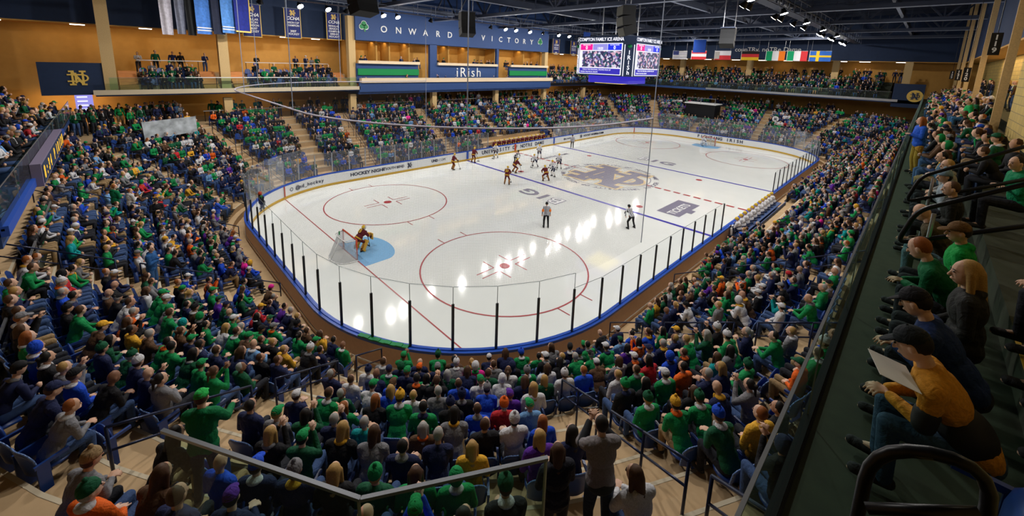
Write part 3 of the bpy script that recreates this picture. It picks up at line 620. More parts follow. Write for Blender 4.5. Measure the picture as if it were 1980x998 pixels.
# ------------------------------------------------------------------ centre-hung scoreboard
sb = empty('scoreboard', (0, 0, 0), label='four sided video scoreboard hanging over centre ice', cat='scoreboard')
MB().poly([(-3.1, -2.35), (-2.35, -3.1), (2.35, -3.1), (3.1, -2.35), (3.1, 2.35), (2.35, 3.1), (-2.35, 3.1), (-3.1, 2.35)], 10.2, 13.75).build('cabinet', M['navy'], sb)
def emis(n, c, s): return mat(n, (.02, .02, .02), emit=c, es=s)
E_ = {'mag': emis('screen_magenta', (.8, .0, .25), 1.3), 'blu': emis('screen_blue', (.01, .03, .8), 1.1), 'lil': emis('screen_lilac', (.3, .28, .75), 1.1), 'wht': emis('screen_white', (.9, .9, 1), 1.2), 'bl2': emis('screen_deep_blue', (.03, .02, .5), 1)}
sc = bpy.data.materials.new('screen_picture'); sc.use_nodes = True; nt = sc.node_tree; b_ = nt.nodes['Principled BSDF']; tc = nt.nodes.new('ShaderNodeTexCoord')
vo = nt.nodes.new('ShaderNodeTexVoronoi'); vo.inputs['Scale'].default_value = 5.5; nt.links.new(tc.outputs['Object'], vo.inputs['Vector'])
rp = nt.nodes.new('ShaderNodeValToRGB'); el = rp.color_ramp.elements; el[0].color = (.03, .02, .12, 1); el[1].color = (.8, .45, .6, 1); rp.color_ramp.interpolation = 'CONSTANT'
for p_, c_ in ((.35, (.02, .1, .15, 1)), (.5, (.25, .2, .5, 1)), (.62, (.02, .02, .08, 1)), (.72, (.75, .75, .9, 1))): e_ = rp.color_ramp.elements.new(p_); e_.color = c_
el[len(el) - 1].position = .86
sx_ = nt.nodes.new('ShaderNodeSeparateXYZ'); nt.links.new(vo.outputs['Color'], sx_.inputs[0]); nt.links.new(sx_.outputs[0], rp.inputs[0]); nt.links.new(rp.outputs[0], b_.inputs['Emission Color']); b_.inputs['Emission Strength'].default_value = .9; b_.inputs['Base Color'].default_value = (.01, .01, .01, 1)
MATS['screen_picture'] = sc
for k in range(4):
    a = PI + k * PI / 2; nrm = V(math.cos(a), math.sin(a), 0); xd = V(-nrm[1], nrm[0], 0)
    tilt = lambda u, v, d: nrm * (3.12 + d + .0 * v) + xd * u + V(0, 0, v)
    def T(x, y, z): return tilt(x, y, z)
    def pan(name, m, x0, y0, x1, y1, d=.02): MB().poly([(x0, y0), (x1, y0), (x1, y1), (x0, y1)], 0, d, T).build(name, m, sb)
    pan('screen_frame', E_['wht'], -2.28, 10.3, 2.28, 13.12, .03)
    pan('score_left', E_['mag'], -2.2, 12.5, -.85, 13.05, .05); pan('score_clock', E_['lil'], -.8, 12.5, .75, 13.05, .05); pan('score_right', E_['blu'], .8, 12.5, 2.2, 13.05, .05)
    pan('video_screen', sc, -1.95, 10.95, 2.22, 12.42, .05); pan('ticker', E_['bl2'], -2.2, 10.36, 2.2, 10.86, .05)
    def tx(s, size, u, v, m=M['white'], off=.01, sx=1): text('display_text', s, size, tuple(tilt(u, v, .06)), tuple(xd), (0, 0, 1), m, sb, off, .004, sx)
    tx('0', .42, -1.5, 12.7, E_['wht']); tx('0', .42, 1.5, 12.7, E_['wht']); tx('MINNESOTA', .15, -1.5, 12.95, E_['wht'], 0); tx('NOTRE DAME', .15, 1.5, 12.95, E_['wht'], 0); tx('13:23', .28, 0, 12.65, E_['wht'])
    tx('THIS IS THE PERSONAL CROWD PICK UP', .17, -.3, 10.72, E_['wht'], 0); tx('WHEN THE PUCK DROPS', .17, -1.1, 10.5, E_['wht'], 0)
    tx('COMPTON FAMILY ICE ARENA', .42, 0, 13.45, M['strip2'] if 'strip2' in M else E_['wht'], .008, .82)
    # chamfer with vertical lettering
    c_ = V(math.cos(a + PI / 4), math.sin(a + PI / 4), 0); cx_ = V(-c_[1], c_[0], 0); q_ = c_ * 3.86
    for j, ch in enumerate('IRISh'): text('display_text', ch, .5, tuple(q_ + c_ * .03 + V(0, 0, 12.3 - j * .44)), tuple(cx_), (0, 0, 1), E_['wht'], sb, .01, .004)
    for s_ in (-.42, .42): MB().beam(q_ + cx_ * s_ + V(0, 0, 10.25), q_ + cx_ * s_ + V(0, 0, 13), .05, .05).build('corner_light_bar', E_['wht'], sb)
    MB().ell(q_ + c_ * .05 + V(0, 0, 12.85), (.2, .2, .16)).build('shamrock', M['green'], sb)
# lower ring of small screens and the hoist
MB().poly([(-2.2, -1.6), (-1.6, -2.2), (1.6, -2.2), (2.2, -1.6), (2.2, 1.6), (1.6, 2.2), (-1.6, 2.2), (-2.2, 1.6)], 9.5, 10.15).build('lower_screen', E_['bl2'], sb)
MB().poly([(-1.5, -1.5), (1.5, -1.5), (1.5, 1.5), (-1.5, 1.5)], 9.44, 9.5).build('light_strip', mat('yellow_glow', (1, .8, .1), emit=(1, .75, .1), es=1.5), sb)
MB().bx((-1.5, -1.5, 13.75), (1.5, 1.5, 14.0)).build('top_plate', M['beam'], sb)
for sx in (-1, 1):
    for sy in (-1, 1): MB().tube((sx * 1.2, sy * 1.2, 14), (sx * 1.2, sy * 1.2, 18.8), .05).build('hoist_cable', M['steel'], sb)

# loudspeaker clusters hung from the roof
def cluster(x, y, z, w_, h, rz, label, n=4):
    r = empty('speaker_cluster', (x, y, z), rz, label, 'loudspeaker', 'hanging loudspeaker clusters')
    for k in range(n):
        R = rotz(0) @ roty(.16 * k); b = MB().use(M['speaker']); c = V(.1 - .09 * k * k * .5, 0, -h / n * (k + .5)); b.box(c, (.9, w_, h / n * .96), R); b.use(M['grille']).box(c + R @ V(.46, 0, 0), (.02, w_ * .94, h / n * .85), R); b.build('speaker_box', None, r)
    MB().bx((-.5, -w_ / 2, 0), (.4, w_ / 2, .08)).build('fly_frame', M['beam'], r)
    for s_ in (-1, 1): MB().tube((0, s_ * w_ * .4, .05), (0, s_ * w_ * .4, 19.6 - z), .03).build('chain', M['steel'], r)
cluster(-23.3, 5.0, 15.75, 1.7, 1.9, 1.9, 'large black speaker cluster hanging at left above the shamrock', 3)
cluster(-13.7, 6.3, 15.1, 1.2, 1.9, 1.2, 'black speaker cluster hanging between the words ONWARD and VICTORY', 3)
cluster(-8.6, -5.7, 15.3, 1.6, 2.0, 2.4, 'big black speaker cluster hanging in front of the video scoreboard', 3)
cluster(-4.6, -11.3, 13.9, .9, 1.2, .2, 'speaker cluster hanging before the far end wall lettering', 3)
MB().bx((11.5, 12.6, 13.6), (13.0, 12.7, 15.6)).build('roof_banner', M['bluecap'], label='plain blue banner hanging from the roof over the far end', cat='banner', group='plain blue roof banners')

# ------------------------------------------------------------------ banners and flags
def champ(x, y, w_, z0, z1, lines, label, fg=None):
    r = empty('championship_banner', (x, y, 0), 0, label, 'banner', 'navy championship banners')
    MB().use(M['goldink']).bx((-w_ / 2, .0, z0), (w_ / 2, .03, z1)).build('gold_border', None, r)
    MB().bx((-w_ / 2 + .06, -.02, z0 + .06), (w_ / 2 - .06, 0, z1 - .02)).build('cloth', mat('banner_navy', (.015, .025, .16), .7), r)
    MB().tube((-w_ / 2 - .1, .02, z1), (w_ / 2 + .1, .02, z1), .04).build('pole', M['steel'], r)
    for q in (-1, 1): MB().tube((q * w_ * .4, .02, z1), (q * w_ * .4, .02, 19.6), .012).build('wire', M['steel'], r)
    nd_logo('monogram', .26, plane_T((0, -.02, z1 - .42), (1, 0, 0), (0, 0, 1)), M['goldink'], None, r, .01)
    text('banner_text', 'CCHA', .42, (x, y - .03, z1 - .95), (1, 0, 0), (0, 0, 1), M['white'], r, .012, .004, 1, shear=.3)
    for k, l in enumerate(lines): text('banner_text', l, .27, (x, y - .03, z1 - 1.35 - .27 * k), (1, 0, 0), (0, 0, 1), M['white'], r, .004, .004, min(1.0, 6.5 / max(1, len(l))))
champ(-25.75, 23, 1.55, 12.65, 15.6, ['REGULAR', 'SEASON', 'CHAMPION', '2006-07', 'HOCKEY'], 'navy regular season champion banner 2006-07, leftmost of the gold edged banners')
champ(-22.25, 23, 1.5, 12.75, 15.6, ['MASON CUP', 'CHAMPION', '', '2007', 'HOCKEY'], 'navy Mason Cup champion banner 2007 with gold edge')
champ(-18.3, 23, 1.5, 12.85, 15.6, ['REGULAR', 'SEASON', 'CHAMPION', '2008-09', 'HOCKEY'], 'navy regular season champion banner 2008-09 left of the press box')
champ(18.2, 23, 1.7, 12.9, 15.2, ['MASON CUP', 'CHAMPION', '', '2009', 'HOCKEY'], 'small far navy champion banner just right of the press box')
champ(23.0, 23, 1.7, 12.9, 15.2, ['MASON CUP', 'CHAMPION', '', '2013', 'HOCKEY'], 'small far navy champion banner, second right of the press box')
def cloth_grid(T, nu, nv, wob): return [T(i / nu, j / nv, wob * math.sin(i / nu * 9 + j * .4)) for j in range(nv + 1) for i in range(nu + 1)], [(j * (nu + 1) + i, j * (nu + 1) + i + 1, (j + 1) * (nu + 1) + i + 1, (j + 1) * (nu + 1) + i) for j in range(nv) for i in range(nu)]
DC = ((-32.3, .75, 'white and grey folded drape banner, leftmost of the row at upper left', (.6, .58, .68), 12.35), (-31.45, .6, 'grey blue folded drape banner beside the white one', (.2, .22, .3), 12.45), (-30.8, .6, 'black folded drape banner left of the bright blue one', (.01, .012, .015), 12.4), (-30.0, 1.1, 'bright blue hanging banner with white stripes, first of two', (.06, .2, .62), 12.55), (-29.0, .9, 'dark navy hanging banner between the two bright blue ones', (.01, .015, .04), 12.6), (-28.3, 1.1, 'bright blue hanging banner with white stripes, second of two', (.08, .24, .62), 12.75), (-27.3, 1.25, 'navy banner with gold fringe at the right end of the drapes', (.01, .02, .22), 12.9))
for x, w_, l, c, z in DC:
    r = empty('drape_banner', (x + .25, 20, 0), .35, l, 'banner', 'hanging drape banners')
    m_ = mat('drape_%d' % int(-x * 100), c, .8, noise=.5, nscale=5)
    vs, fs = cloth_grid(lambda u, v, wv: ((u - .5) * w_, wv, z + v * 4.2), 14, 6, .09 if w_ < .8 else .04); MB().add(vs, fs).build('cloth', m_, r, True)
    MB().tube((-w_ / 2, 0, z + 4.2), (w_ / 2, 0, z + 4.2), .03).build('pole', M['steel'], r); MB().tube((0, 0, z + 4.2), (0, 0, 19.6), .015).build('wire', M['steel'], r)
    if 'stripes' in l:
        for k in (0, 1): MB().bx((-w_ / 2, -.07, z + .25 + k * .2), (w_ / 2, .07, z + .33 + k * .2)).build('stripe', M['white'], r)
    if 'fringe' in l:
        MB().bx((-w_ / 2, -.06, z - .02), (w_ / 2, .06, z + .1)).build('fringe', M['goldink'], r); MB().bx((w_ / 2 - .06, -.06, z), (w_ / 2, .06, z + 4.2)).build('fringe', M['goldink'], r)
def flag(y, kind, cols, label, w_=2.5, h=1.45, z=12.75):
    r = empty('national_flag', (37.6, y, z), 0, label, 'flag', 'national flags at the far end')
    def band(u0, v0, u1, v1, c, d=0):
        b = MB(); nu = 8; vs, fs = cloth_grid(lambda u, v, wv: (-d + .05 * math.sin((u0 + (u1 - u0) * u) * 9), w_ / 2 - w_ * (u0 + (u1 - u0) * u), h * (v0 + (v1 - v0) * v)), nu, 2, 0); b.add(vs, fs).build('stripe', mat('flag_%s' % '_'.join('%d' % (q * 100) for q in c), c, .8), r)
    for a_ in cols: band(*a_)
    MB().tube((0, w_ / 2 + .03, -.05), (0, w_ / 2 + .03, h + .1), .03).build('pole', M['white'], r); MB().tube((.03, w_ / 2, h), (.03, -w_ / 2, h), .02).build('top_bar', M['white'], r)
    for q in (-1, 1): MB().tube((.03, q * w_ * .45, h), (.03, q * w_ * .45, 19.6 - z), .012).build('wire', M['steel'], r)
Wh, Rd, Gn, Bk, Yl, Or, Bu = (.75, .75, .8), (.6, .03, .04), (.0, .3, .12), (.01, .01, .01), (.8, .5, .02), (.85, .2, .01), (.02, .12, .5)
flag(10.4, 'us', [(0, v / 7, 1, (v + .5) / 7, Wh) for v in range(7)] + [(0, (v + .5) / 7, 1, (v + 1) / 7, Bk) for v in range(7)] + [(0, .5, .42, 1, (.03, .04, .15), .03)], 'striped flag with dark canton, leftmost of the far end flags')
flag(7.1, 'at', [(0, 0, 1, .33, Rd), (0, .33, 1, .67, Wh), (0, .67, 1, 1, Rd)], 'red white red flag of horizontal bands')
flag(3.2, 'cz', [(0, 0, 1, .5, Rd), (0, .5, 1, 1, Wh), (0, .1, .3, .9, (.4, .38, .36), .03)], 'red and white flag partly behind the blue roof banner')
flag(-.9, 'de', [(0, 0, 1, .33, Yl), (0, .33, 1, .67, Rd), (0, .67, 1, 1, Bk)], 'black red and gold flag of horizontal bands')
flag(-4.4, 'ie', [(0, 0, .33, 1, Gn), (.33, 0, .67, 1, Wh), (.67, 0, 1, 1, Or)], 'green white and orange flag of upright bands')
flag(-7.2, 'it', [(0, 0, .33, 1, Gn), (.33, 0, .67, 1, Wh), (.67, 0, 1, 1, Rd)], 'green white and red flag of upright bands')
flag(-10.0, 'se', [(0, 0, 1, 1, Bu), (.3, 0, .45, 1, Yl, .03), (0, .4, 1, .58, Yl, .035)], 'blue flag with yellow cross, rightmost of the far end flags')
MB().bx((32, 4.0, 13.7), (32.1, 5.9, 15.7)).build('roof_banner', M['bluecap'], label='plain blue banner hanging above the red and white flag', cat='banner', group='plain blue roof banners')
# section number banners on the near columns
for x, y, z, s, l in ((-9.9, -23.2, 12.45, '119', 'black section sign reading 119 on the nearest column'), (2.5, -23.1, 11.27, '120', 'black section sign reading 120 on the second column'), (13.8, -23.1, 11.3, '121', 'black section sign reading 121 on the third column'), (28.9, -23.1, 11.35, '122', 'black section sign on the fourth column of the near deck')):
    r = empty('section_sign', (x, y, z), 0, l, 'sign', 'section number signs')
    MB().bx((-.03, -.16, -.44), (.03, .16, .44)).build('board', M['black'], r)
    MB().tube((0, 0, .42), (0, 0, 19.6 - z), .015).build('hanger', M['black'], r)
    for k, ch in enumerate(s): text('sign_number', ch, .27, (x - .04, y, z + .25 - k * .25), (0, -1, 0), (0, 0, 1), M['white'], r, .008, .004)
# fabric sign above the left corner seats, LED box on the left deck, menu screen
r = empty('photo_banner', label='grey photographic banner hanging over the left corner seats', cat='banner')
MB().poly([(0, 0), (3.3, 0), (3.3, 1.15), (0, 1.3)], 0, .06, plane_T((-34.33, 16, 4.9), (.8, .3, .06), (-.06, 0, 1))).build('cloth', mat('photo_print', (.4, .44, .48), .7, noise=.95, nscale=2.2), r)
for u in (0, 3.3): MB().tube((-34.33 + .93 * u, 16.05 + .35 * u, 3.8), (-34.33 + .93 * u, 16.05 + .35 * u, 6.3), .03).build('pole', M['steel'], r)
r = empty('message_display', (-38.0, 0, 0), label='long navy display box with amber lettering on the left deck front', cat='display')
MB().bx((.16, -.6, 6.3), (.42, 8.2, 7.1)).build('housing', mat('display_housing', (.18, .15, .24), .7), r)
MB().bx((.421, -.45, 6.38), (.44, 8.05, 7.02)).build('screen', M['navy'], r)
AM = emis('amber_glow', (.9, .5, .03), 1.2)
for k, ch in enumerate('8 : 3 4   P  I R I S H'): text('display_text', ch, .6, (-38.0 + .45, -.1 + k * .36, 6.7), (0, 1, 0), (0, 0, 1), AM, r, .02, .004) if ch != ' ' else None
r = empty('menu_screen', (-37.3, 25.5, 6.6), label='glowing lilac menu screen in the opening under the ND panel', cat='screen')
MB().bx((-.5, 0, -.9), (.5, .08, 1.1)).build('panel', E_['lil'], r)
for k in range(5): MB().bx((-.38, -.01, -.7 + k * .33), (.2, 0, -.6 + k * .33)).build('menu_line', E_['wht'], r)
area('concession_light', (-38, 26.5, 7.4), (-38, 27.5, 5), 45, (1, .66, .3), 4, .5)

# ------------------------------------------------------------------ human figures
def sit(lean=.08, arms='lap', yaw=0, nod=0.0):
    pel = V(0, 0, .52); d = V(math.sin(lean), 0, math.cos(lean)); L = lambda x, y, z: V(x, y, z)
    J = dict(pel=pel, d=d, chest=pel + d * .34, neck=pel + d * .56, shl=pel + d * .49 + V(0, .19, 0), shr=pel + d * .49 - V(0, .19, 0), yaw=yaw, nod=nod + lean * .3,
             hipl=V(.02, .1, .5), hipr=V(.02, -.1, .5), knl=V(.45, .13, .53), knr=V(.46, -.12, .53), anl=V(.42, .13, .1), anr=V(.44, -.13, .1), tol=V(.6, .15, .045), tor=V(.62, -.15, .045))
    A = {'lap': (L(.02, .26, .74), L(.2, .07, .66)), 'knees': (L(.3, .2, .68), L(.47, .04, .69)), 'cross': (L(.1, .25, .76), L(.24, -.05, .8)), 'phone': (L(.2, .2, .82), L(.34, .04, 1.13)), 'clap': (L(.08, .26, .76), L(.28, .03, .92)), 'raise': (L(.12, .28, 1.15), L(.16, .22, 1.42))}[arms]
    J['ell'], J['wrl'] = A; J['elr'], J['wrr'] = [p * V(1, -1, 1) + V(.01, 0, .015 if arms == 'cross' else 0) for p in A]
    if arms == 'raise': J['elr'], J['wrr'] = V(.06, -.25, .74), V(.27, -.07, .63)
    return J
def stand(lean=.03, arms='down', yaw=0, nod=0, wide=.1, knee=0):
    pel = V(0, 0, .95 - knee * .25); d = V(math.sin(lean), 0, math.cos(lean)); L = lambda x, y, z: V(x, y, z) + V(0, 0, -knee * .25)
    sh = pel + d * .5
    J = dict(pel=pel, d=d, chest=pel + d * .34, neck=pel + d * .57, shl=sh + V(0, .19, 0), shr=sh - V(0, .19, 0), yaw=yaw, nod=nod + lean * .3,
             hipl=pel + V(0, .1, -.03), hipr=pel + V(0, -.1, -.03), knl=V(.03 + knee * .3, wide + .02, .5 - knee * .06), knr=V(.03 + knee * .3, -wide - .02, .5 - knee * .06), anl=V(-.04 + knee * .05, wide * 1.25, .09), anr=V(-.04 + knee * .05, -wide * 1.25, .09), tol=V(.14, wide * 1.3 + .02, .04), tor=V(.14, -wide * 1.3 - .02, .04))
    A = {'down': (sh + V(-.02, .26, -.28), sh + V(.05, .27, -.52)), 'camera': (sh + V(.18, .22, -.14), sh + V(.28, .05, .08)), 'stick': (sh + V(.14, .28, -.22), sh + V(.36, .14, -.38)), 'knees': (sh + V(.12, .24, -.25), sh + V(.12, .16, -.47)), 'rail': (sh + V(.16, .24, -.22), sh + V(.42, .2, -.26)), 'chest': (sh + V(.04, .24, -.26), sh + V(.22, .06, -.2))}[arms]
    J['ell'], J['wrl'] = A; J['elr'], J['wrr'] = [sh + (p - sh) * V(1, -1, 1) for p in A]
    return J
def Rhead(J): return rotz(J['yaw']) @ roty(J['nod'])
def headc(J): return J['neck'] + V(0, 0, .045) + Rhead(J) @ V(.035, 0, .125)
def hand(b, W, E, hi, side):
    d = W - E; d = d / np.linalg.norm(d); u = np.cross(d, V(0, 0, 1)); u = u / (np.linalg.norm(u) + 1e-6); n = np.cross(u, d)
    if n[2] > 0: n = -n
    u = np.cross(n, d) * 1.0
    if not hi: return b.ell(W + d * .07, (.045, .045, .055), n=5, m=3)
    R = np.stack([d, u, n], 1); b.ell(W + d * .055, (.052, .041, .018), R, 10, 6)
    for k, Lf in enumerate((.062, .073, .077, .066)):
        o = W + d * .09 + u * (-.033 + .022 * k); m = o + d * Lf * .55 + u * (-.006 + .004 * k) + n * .008; t = m + d * Lf * .3 + n * Lf * .42
        b.capsule(o, m, .0095, .009, 7, 1).capsule(m, t, .009, .0078, 7, 1)
    s_ = -side; o = W + d * .03 + u * s_ * .034; m = o + d * .032 + u * s_ * .03 + n * .008; b.capsule(o, m, .0125, .011, 7, 1).capsule(m, m + d * .032 + u * s_ * .006 + n * .01, .011, .009, 7, 1)
def fig(J, hi=True, bulk=1.0, sleeve=1.0):
    """returns body, jacket, trousers, shoes as closed overlapping primitives in one builder each"""
    n, m, e = (12, 8, 2) if hi else (6, 4, 0); nc = 10 if hi else 5
    B, K, T, F = MB(), MB(), MB(), MB(); pel, d, ch, nk = J['pel'], J['d'], J['chest'], J['neck']
    th = math.atan2(d[0], d[2]); Rt = roty(th); H = headc(J); R = Rhead(J)
    B.ell(H, (.098, .078, .12), R, n, m)
    if hi:
        B.ell(H + R @ V(.03, 0, -.062), (.062, .052, .058), R, 10, 6); B.capsule(H + R @ V(.092, 0, .012), H + R @ V(.112, 0, -.028), .009, .015, 8, 1)
        for s_ in (-1, 1): B.ell(H + R @ V(-.008, s_ * .08, -.01), (.024, .013, .034), R, 8, 5)
        B.ell(H + R @ V(.093, 0, -.062), (.012, .026, .011), R, 8, 5)
        B.ell(ch, (.1, .15, .19), Rt).ell(pel + d * .12, (.1, .14, .16), Rt)
    B.capsule(nk - d * .06, nk + V(.01, 0, .06), .056, .052, nc, e)
    b = bulk
    K.ell(pel + d * .14, (.135 * b, .175 * b, .2), Rt, n, m).ell(ch + d * .04, (.14 * b, .195 * b, .215), Rt, n, m)
    if hi: K.capsule(J['shl'] + V(0, -.03, .0), J['shr'] + V(0, .03, .0), .085 * b, None, nc, e); K.ell(nk + V(-.045, 0, .0), (.075, .1, .055), Rt, 12, 6).capsule(pel + d * .02 + V(0, .06, 0), pel + d * .02 - V(0, .06, 0), .13 * b, None, nc, e)
    for s_ in 'lr':
        sg_ = 1 if s_ == 'l' else -1; sh, el, wr = J['sh' + s_], J['el' + s_], J['wr' + s_]; hp, kn, an, to = J['hip' + s_], J['kn' + s_], J['an' + s_], J['to' + s_]
        if hi: B.capsule(sh, el, .048, .038, 8, 1).capsule(el, wr, .038, .027, 8, 1).capsule(hp, kn, .075, .05, 8, 1).capsule(kn, an, .05, .035, 8, 1).capsule(an, to, .035, .025, 8, 1)
        hand(B, wr, el, hi, sg_)
        K.capsule(sh, el, .072 * b, .056 * b, nc, e).capsule(el, el + (wr - el) * .93 * sleeve, .056 * b, .042 * b, nc, e)
        T.capsule(hp, kn, .1, .072, nc, e).capsule(kn, an + V(0, 0, -.02), .07, .058, nc, e)
        F.capsule(an + V(-.03, 0, -.04), to + V(-.02, 0, .01), .048, .042, nc, e)
        if hi: F.capsule(an + V(0, 0, .03), an + V(0, 0, -.02), .045, .045, nc, e)
    if hi: T.ell(pel + V(-.01, 0, -.02), (.13, .175, .12), None, n, m)
    return B, K, T, F
def hair_mb(J, kind, hi=True):
    H = headc(J); R = Rhead(J); n, m = (12, 8) if hi else (6, 4); A, C = MB(), None
    if kind in ('short', 'cap'): A.ell(H + R @ V(-.03, 0, .024), (.088, .086, .104), R, n, m)
    if kind == 'long':
        A.ell(H + R @ V(-.028, 0, .026), (.096, .092, .108), R, n, m).capsule(H + R @ V(-.06, 0, 0), H + R @ V(-.1, 0, -.27), .08, .055, 10 if hi else 5, 2 if hi else 0)
        if hi:
            for s_ in (-1, 1): A.capsule(H + R @ V(-.01, s_ * .075, .02), H + R @ V(-.01, s_ * .085, -.2), .035, .03, 8, 2)
    if kind == 'bun': A.ell(H + R @ V(-.03, 0, .024), (.09, .088, .106), R, n, m).ell(H + R @ V(-.13, 0, .04), (.045, .045, .045), R, 8, 5).capsule(H + R @ V(-.12, 0, .02), H + R @ V(-.14, 0, -.16), .03, .02, 8, 1)
    if kind == 'cap':
        C = MB(); C.ell(H + R @ V(-.008, 0, .035), (.108, .092, .1), R, 14 if hi else 6, 6 if hi else 3, zmin=-.05); C.ell(H + R @ V(.115, 0, .035), (.075, .07, .01), R @ roty(.2), 12 if hi else 5, 5 if hi else 2)
        if hi: C.ell(H + R @ V(-.008, 0, .135), (.01, .01, .006), R, 6, 3)
    if kind == 'beanie':
        C = MB(); C.ell(H + R @ V(-.012, 0, .03), (.11, .098, .118), R @ roty(-.15), 14 if hi else 6, 8 if hi else 3, zmin=-.1)
        if hi: C.capsule(H + R @ V(-.02, .0, .15), H + R @ V(-.02, 0, .16), .03, .03, 8, 2)
        A.ell(H + R @ V(-.035, 0, -.01), (.08, .083, .09), R, n, m)
    if kind == 'hood': C = MB(); C.ell(H + R @ V(-.03, 0, .01), (.115, .108, .135), R, n, m)
    if kind == 'fedora':
        C = MB(); C.ell(H + R @ V(-.01, 0, .07), (.16, .145, .012), R, 16, 4).tube(H + R @ V(-.01, 0, .07), H + R @ V(-.01, 0, .17), .1, .082, 14); A.ell(H + R @ V(-.03, 0, .015), (.085, .084, .095), R, n, m)
    return A, C
def remesh(b, vox=.012, ratio=.2, name='m'):
    me = b.mesh('tmp'); ob = bpy.data.objects.new('tmp', me); COL.objects.link(ob)
    r = ob.modifiers.new('r', 'REMESH'); r.mode = 'VOXEL'; r.voxel_size = vox; s_ = ob.modifiers.new('s', 'SMOOTH'); s_.factor = .5; s_.iterations = 3
    d = ob.modifiers.new('d', 'DECIMATE'); d.ratio = ratio
    dg = bpy.context.evaluated_depsgraph_get(); out = bpy.data.meshes.new_from_object(ob.evaluated_get(dg)); bpy.data.objects.remove(ob); bpy.data.meshes.remove(me)
    out.name = name; out.polygons.foreach_set('use_smooth', [True] * len(out.polygons)); return out
def setmat(me, m): me.materials.clear(); me.materials.append(m); return me
def collar_mb(J, hi=True):
    b = MB(); b.ell(J['neck'] + V(-.035, 0, .015), (.095, .105, .05), roty(.25), 14 if hi else 5, 6 if hi else 2); b.capsule(J['neck'] + V(.06, .03, -.0), J['chest'] + V(.13, .04, -.02), .03, .025, 8 if hi else 4, 1 if hi else 0); return b
def face_mb(J):
    H = headc(J); R = Rhead(J); b = MB()
    for s_ in (-1, 1): b.ell(H + R @ V(.088, s_ * .031, .012), (.01, .013, .007), R, 8, 4); b.capsule(H + R @ V(.092, s_ * .018, .034), H + R @ V(.086, s_ * .046, .033), .005, .004, 6, 1)
    return b
class Proto: pass
def make_proto(J, kinds, vox=.0125, ratio=.16, bulk=1.0, sleeve=1.0):
    p = Proto(); B, K, T, F = fig(J, True, bulk, sleeve); p.J = J
    p.body = setmat(remesh(B, vox * .8, ratio * 1.1, 'body'), M['skin']); p.jacket = setmat(remesh(K, vox, ratio, 'jacket'), M['cloth']); p.trousers = setmat(remesh(T, vox, ratio * .8, 'trousers'), M['cloth'])
    p.shoe = []
    for fs in (J, ):
        nv = len(F.v) // 2
        for h in (0, 1): q = MB(); q.add(F.v[h * nv:(h + 1) * nv], [tuple(i - h * nv for i in f) for f in F.f if (f[0] >= nv) == bool(h)]); p.shoe.append(setmat(q.mesh('shoe', True), M['cloth'])); p.collar = setmat(collar_mb(J).mesh('scarf', True), M['cloth']); p.face = setmat(face_mb(J).mesh('eyes', True), M['black']); p.hair = {}
    for k in kinds:
        A, C = hair_mb(J, k); p.hair[k] = (setmat(remesh(A, .011, .3, 'hair') if k in ('long', 'bun') else A.mesh('hair', True), M['hair']) if A.v else None, setmat(C.mesh('hat', True), M['cloth']) if C else None)
    return p
SKIN = ((.62, .36, .24), (.68, .42, .3), (.55, .3, .2), (.7, .45, .34), (.25, .12, .07))
HAIR = {'brown': (.07, .032, .015), 'dark': (.012, .009, .008), 'blond': (.42, .25, .08), 'grey': (.35, .34, .33), 'red': (.3, .09, .02)}
def put(p, loc, rz, jac, tro, hk, hc, skin, hat=None, shoe=(.03, .03, .035), sc=1, label='', cat='person', group=None, eyes=False, name='person', scarf=None):
    def ob(nm, me, c, par=None):
        o = bpy.data.objects.new(nm, me); COL.objects.link(o); o.color = (*c, 1)
        if par: o.parent = par
        return o
    r = ob(name, p.body, skin); r.location = loc; r.rotation_euler = (0, 0, rz); r.scale = (sc, sc, sc); tag(r, label, cat, group)
    ob('jacket', p.jacket, jac, r); ob('trousers', p.trousers, tro, r); [ob('shoe', q, shoe, r) for q in p.shoe]
    if hk in p.hair:
        a, c = p.hair[hk]
        if a: ob('hair', a, hc, r)
        if c: ob({'cap': 'cap', 'beanie': 'knit_hat', 'hood': 'hood', 'fedora': 'brimmed_hat'}[hk], c, hat or jac, r)
    if scarf: ob('scarf', p.collar, scarf, r)
    if eyes: ob('eyes', p.face, (.02, .02, .02), r)
    return r
KN = ('short', 'long', 'bun', 'cap', 'beanie', 'hood', 'bald')
SITS = [sit(.02, 'lap', .15), sit(.55, 'knees', -.1), sit(.0, 'cross', -.3), sit(.12, 'phone', .1), sit(.15, 'clap', .3), sit(-.1, 'lap', -.5), sit(.3, 'knees', .45)]
PS = [make_proto(J, KN) for J in SITS]
PST = [make_proto(stand(.05, 'down', .2), KN + ('fedora',)), make_proto(stand(.12, 'camera', 0, -.1), KN), make_proto(stand(.15, 'rail', .1, .2), KN)]

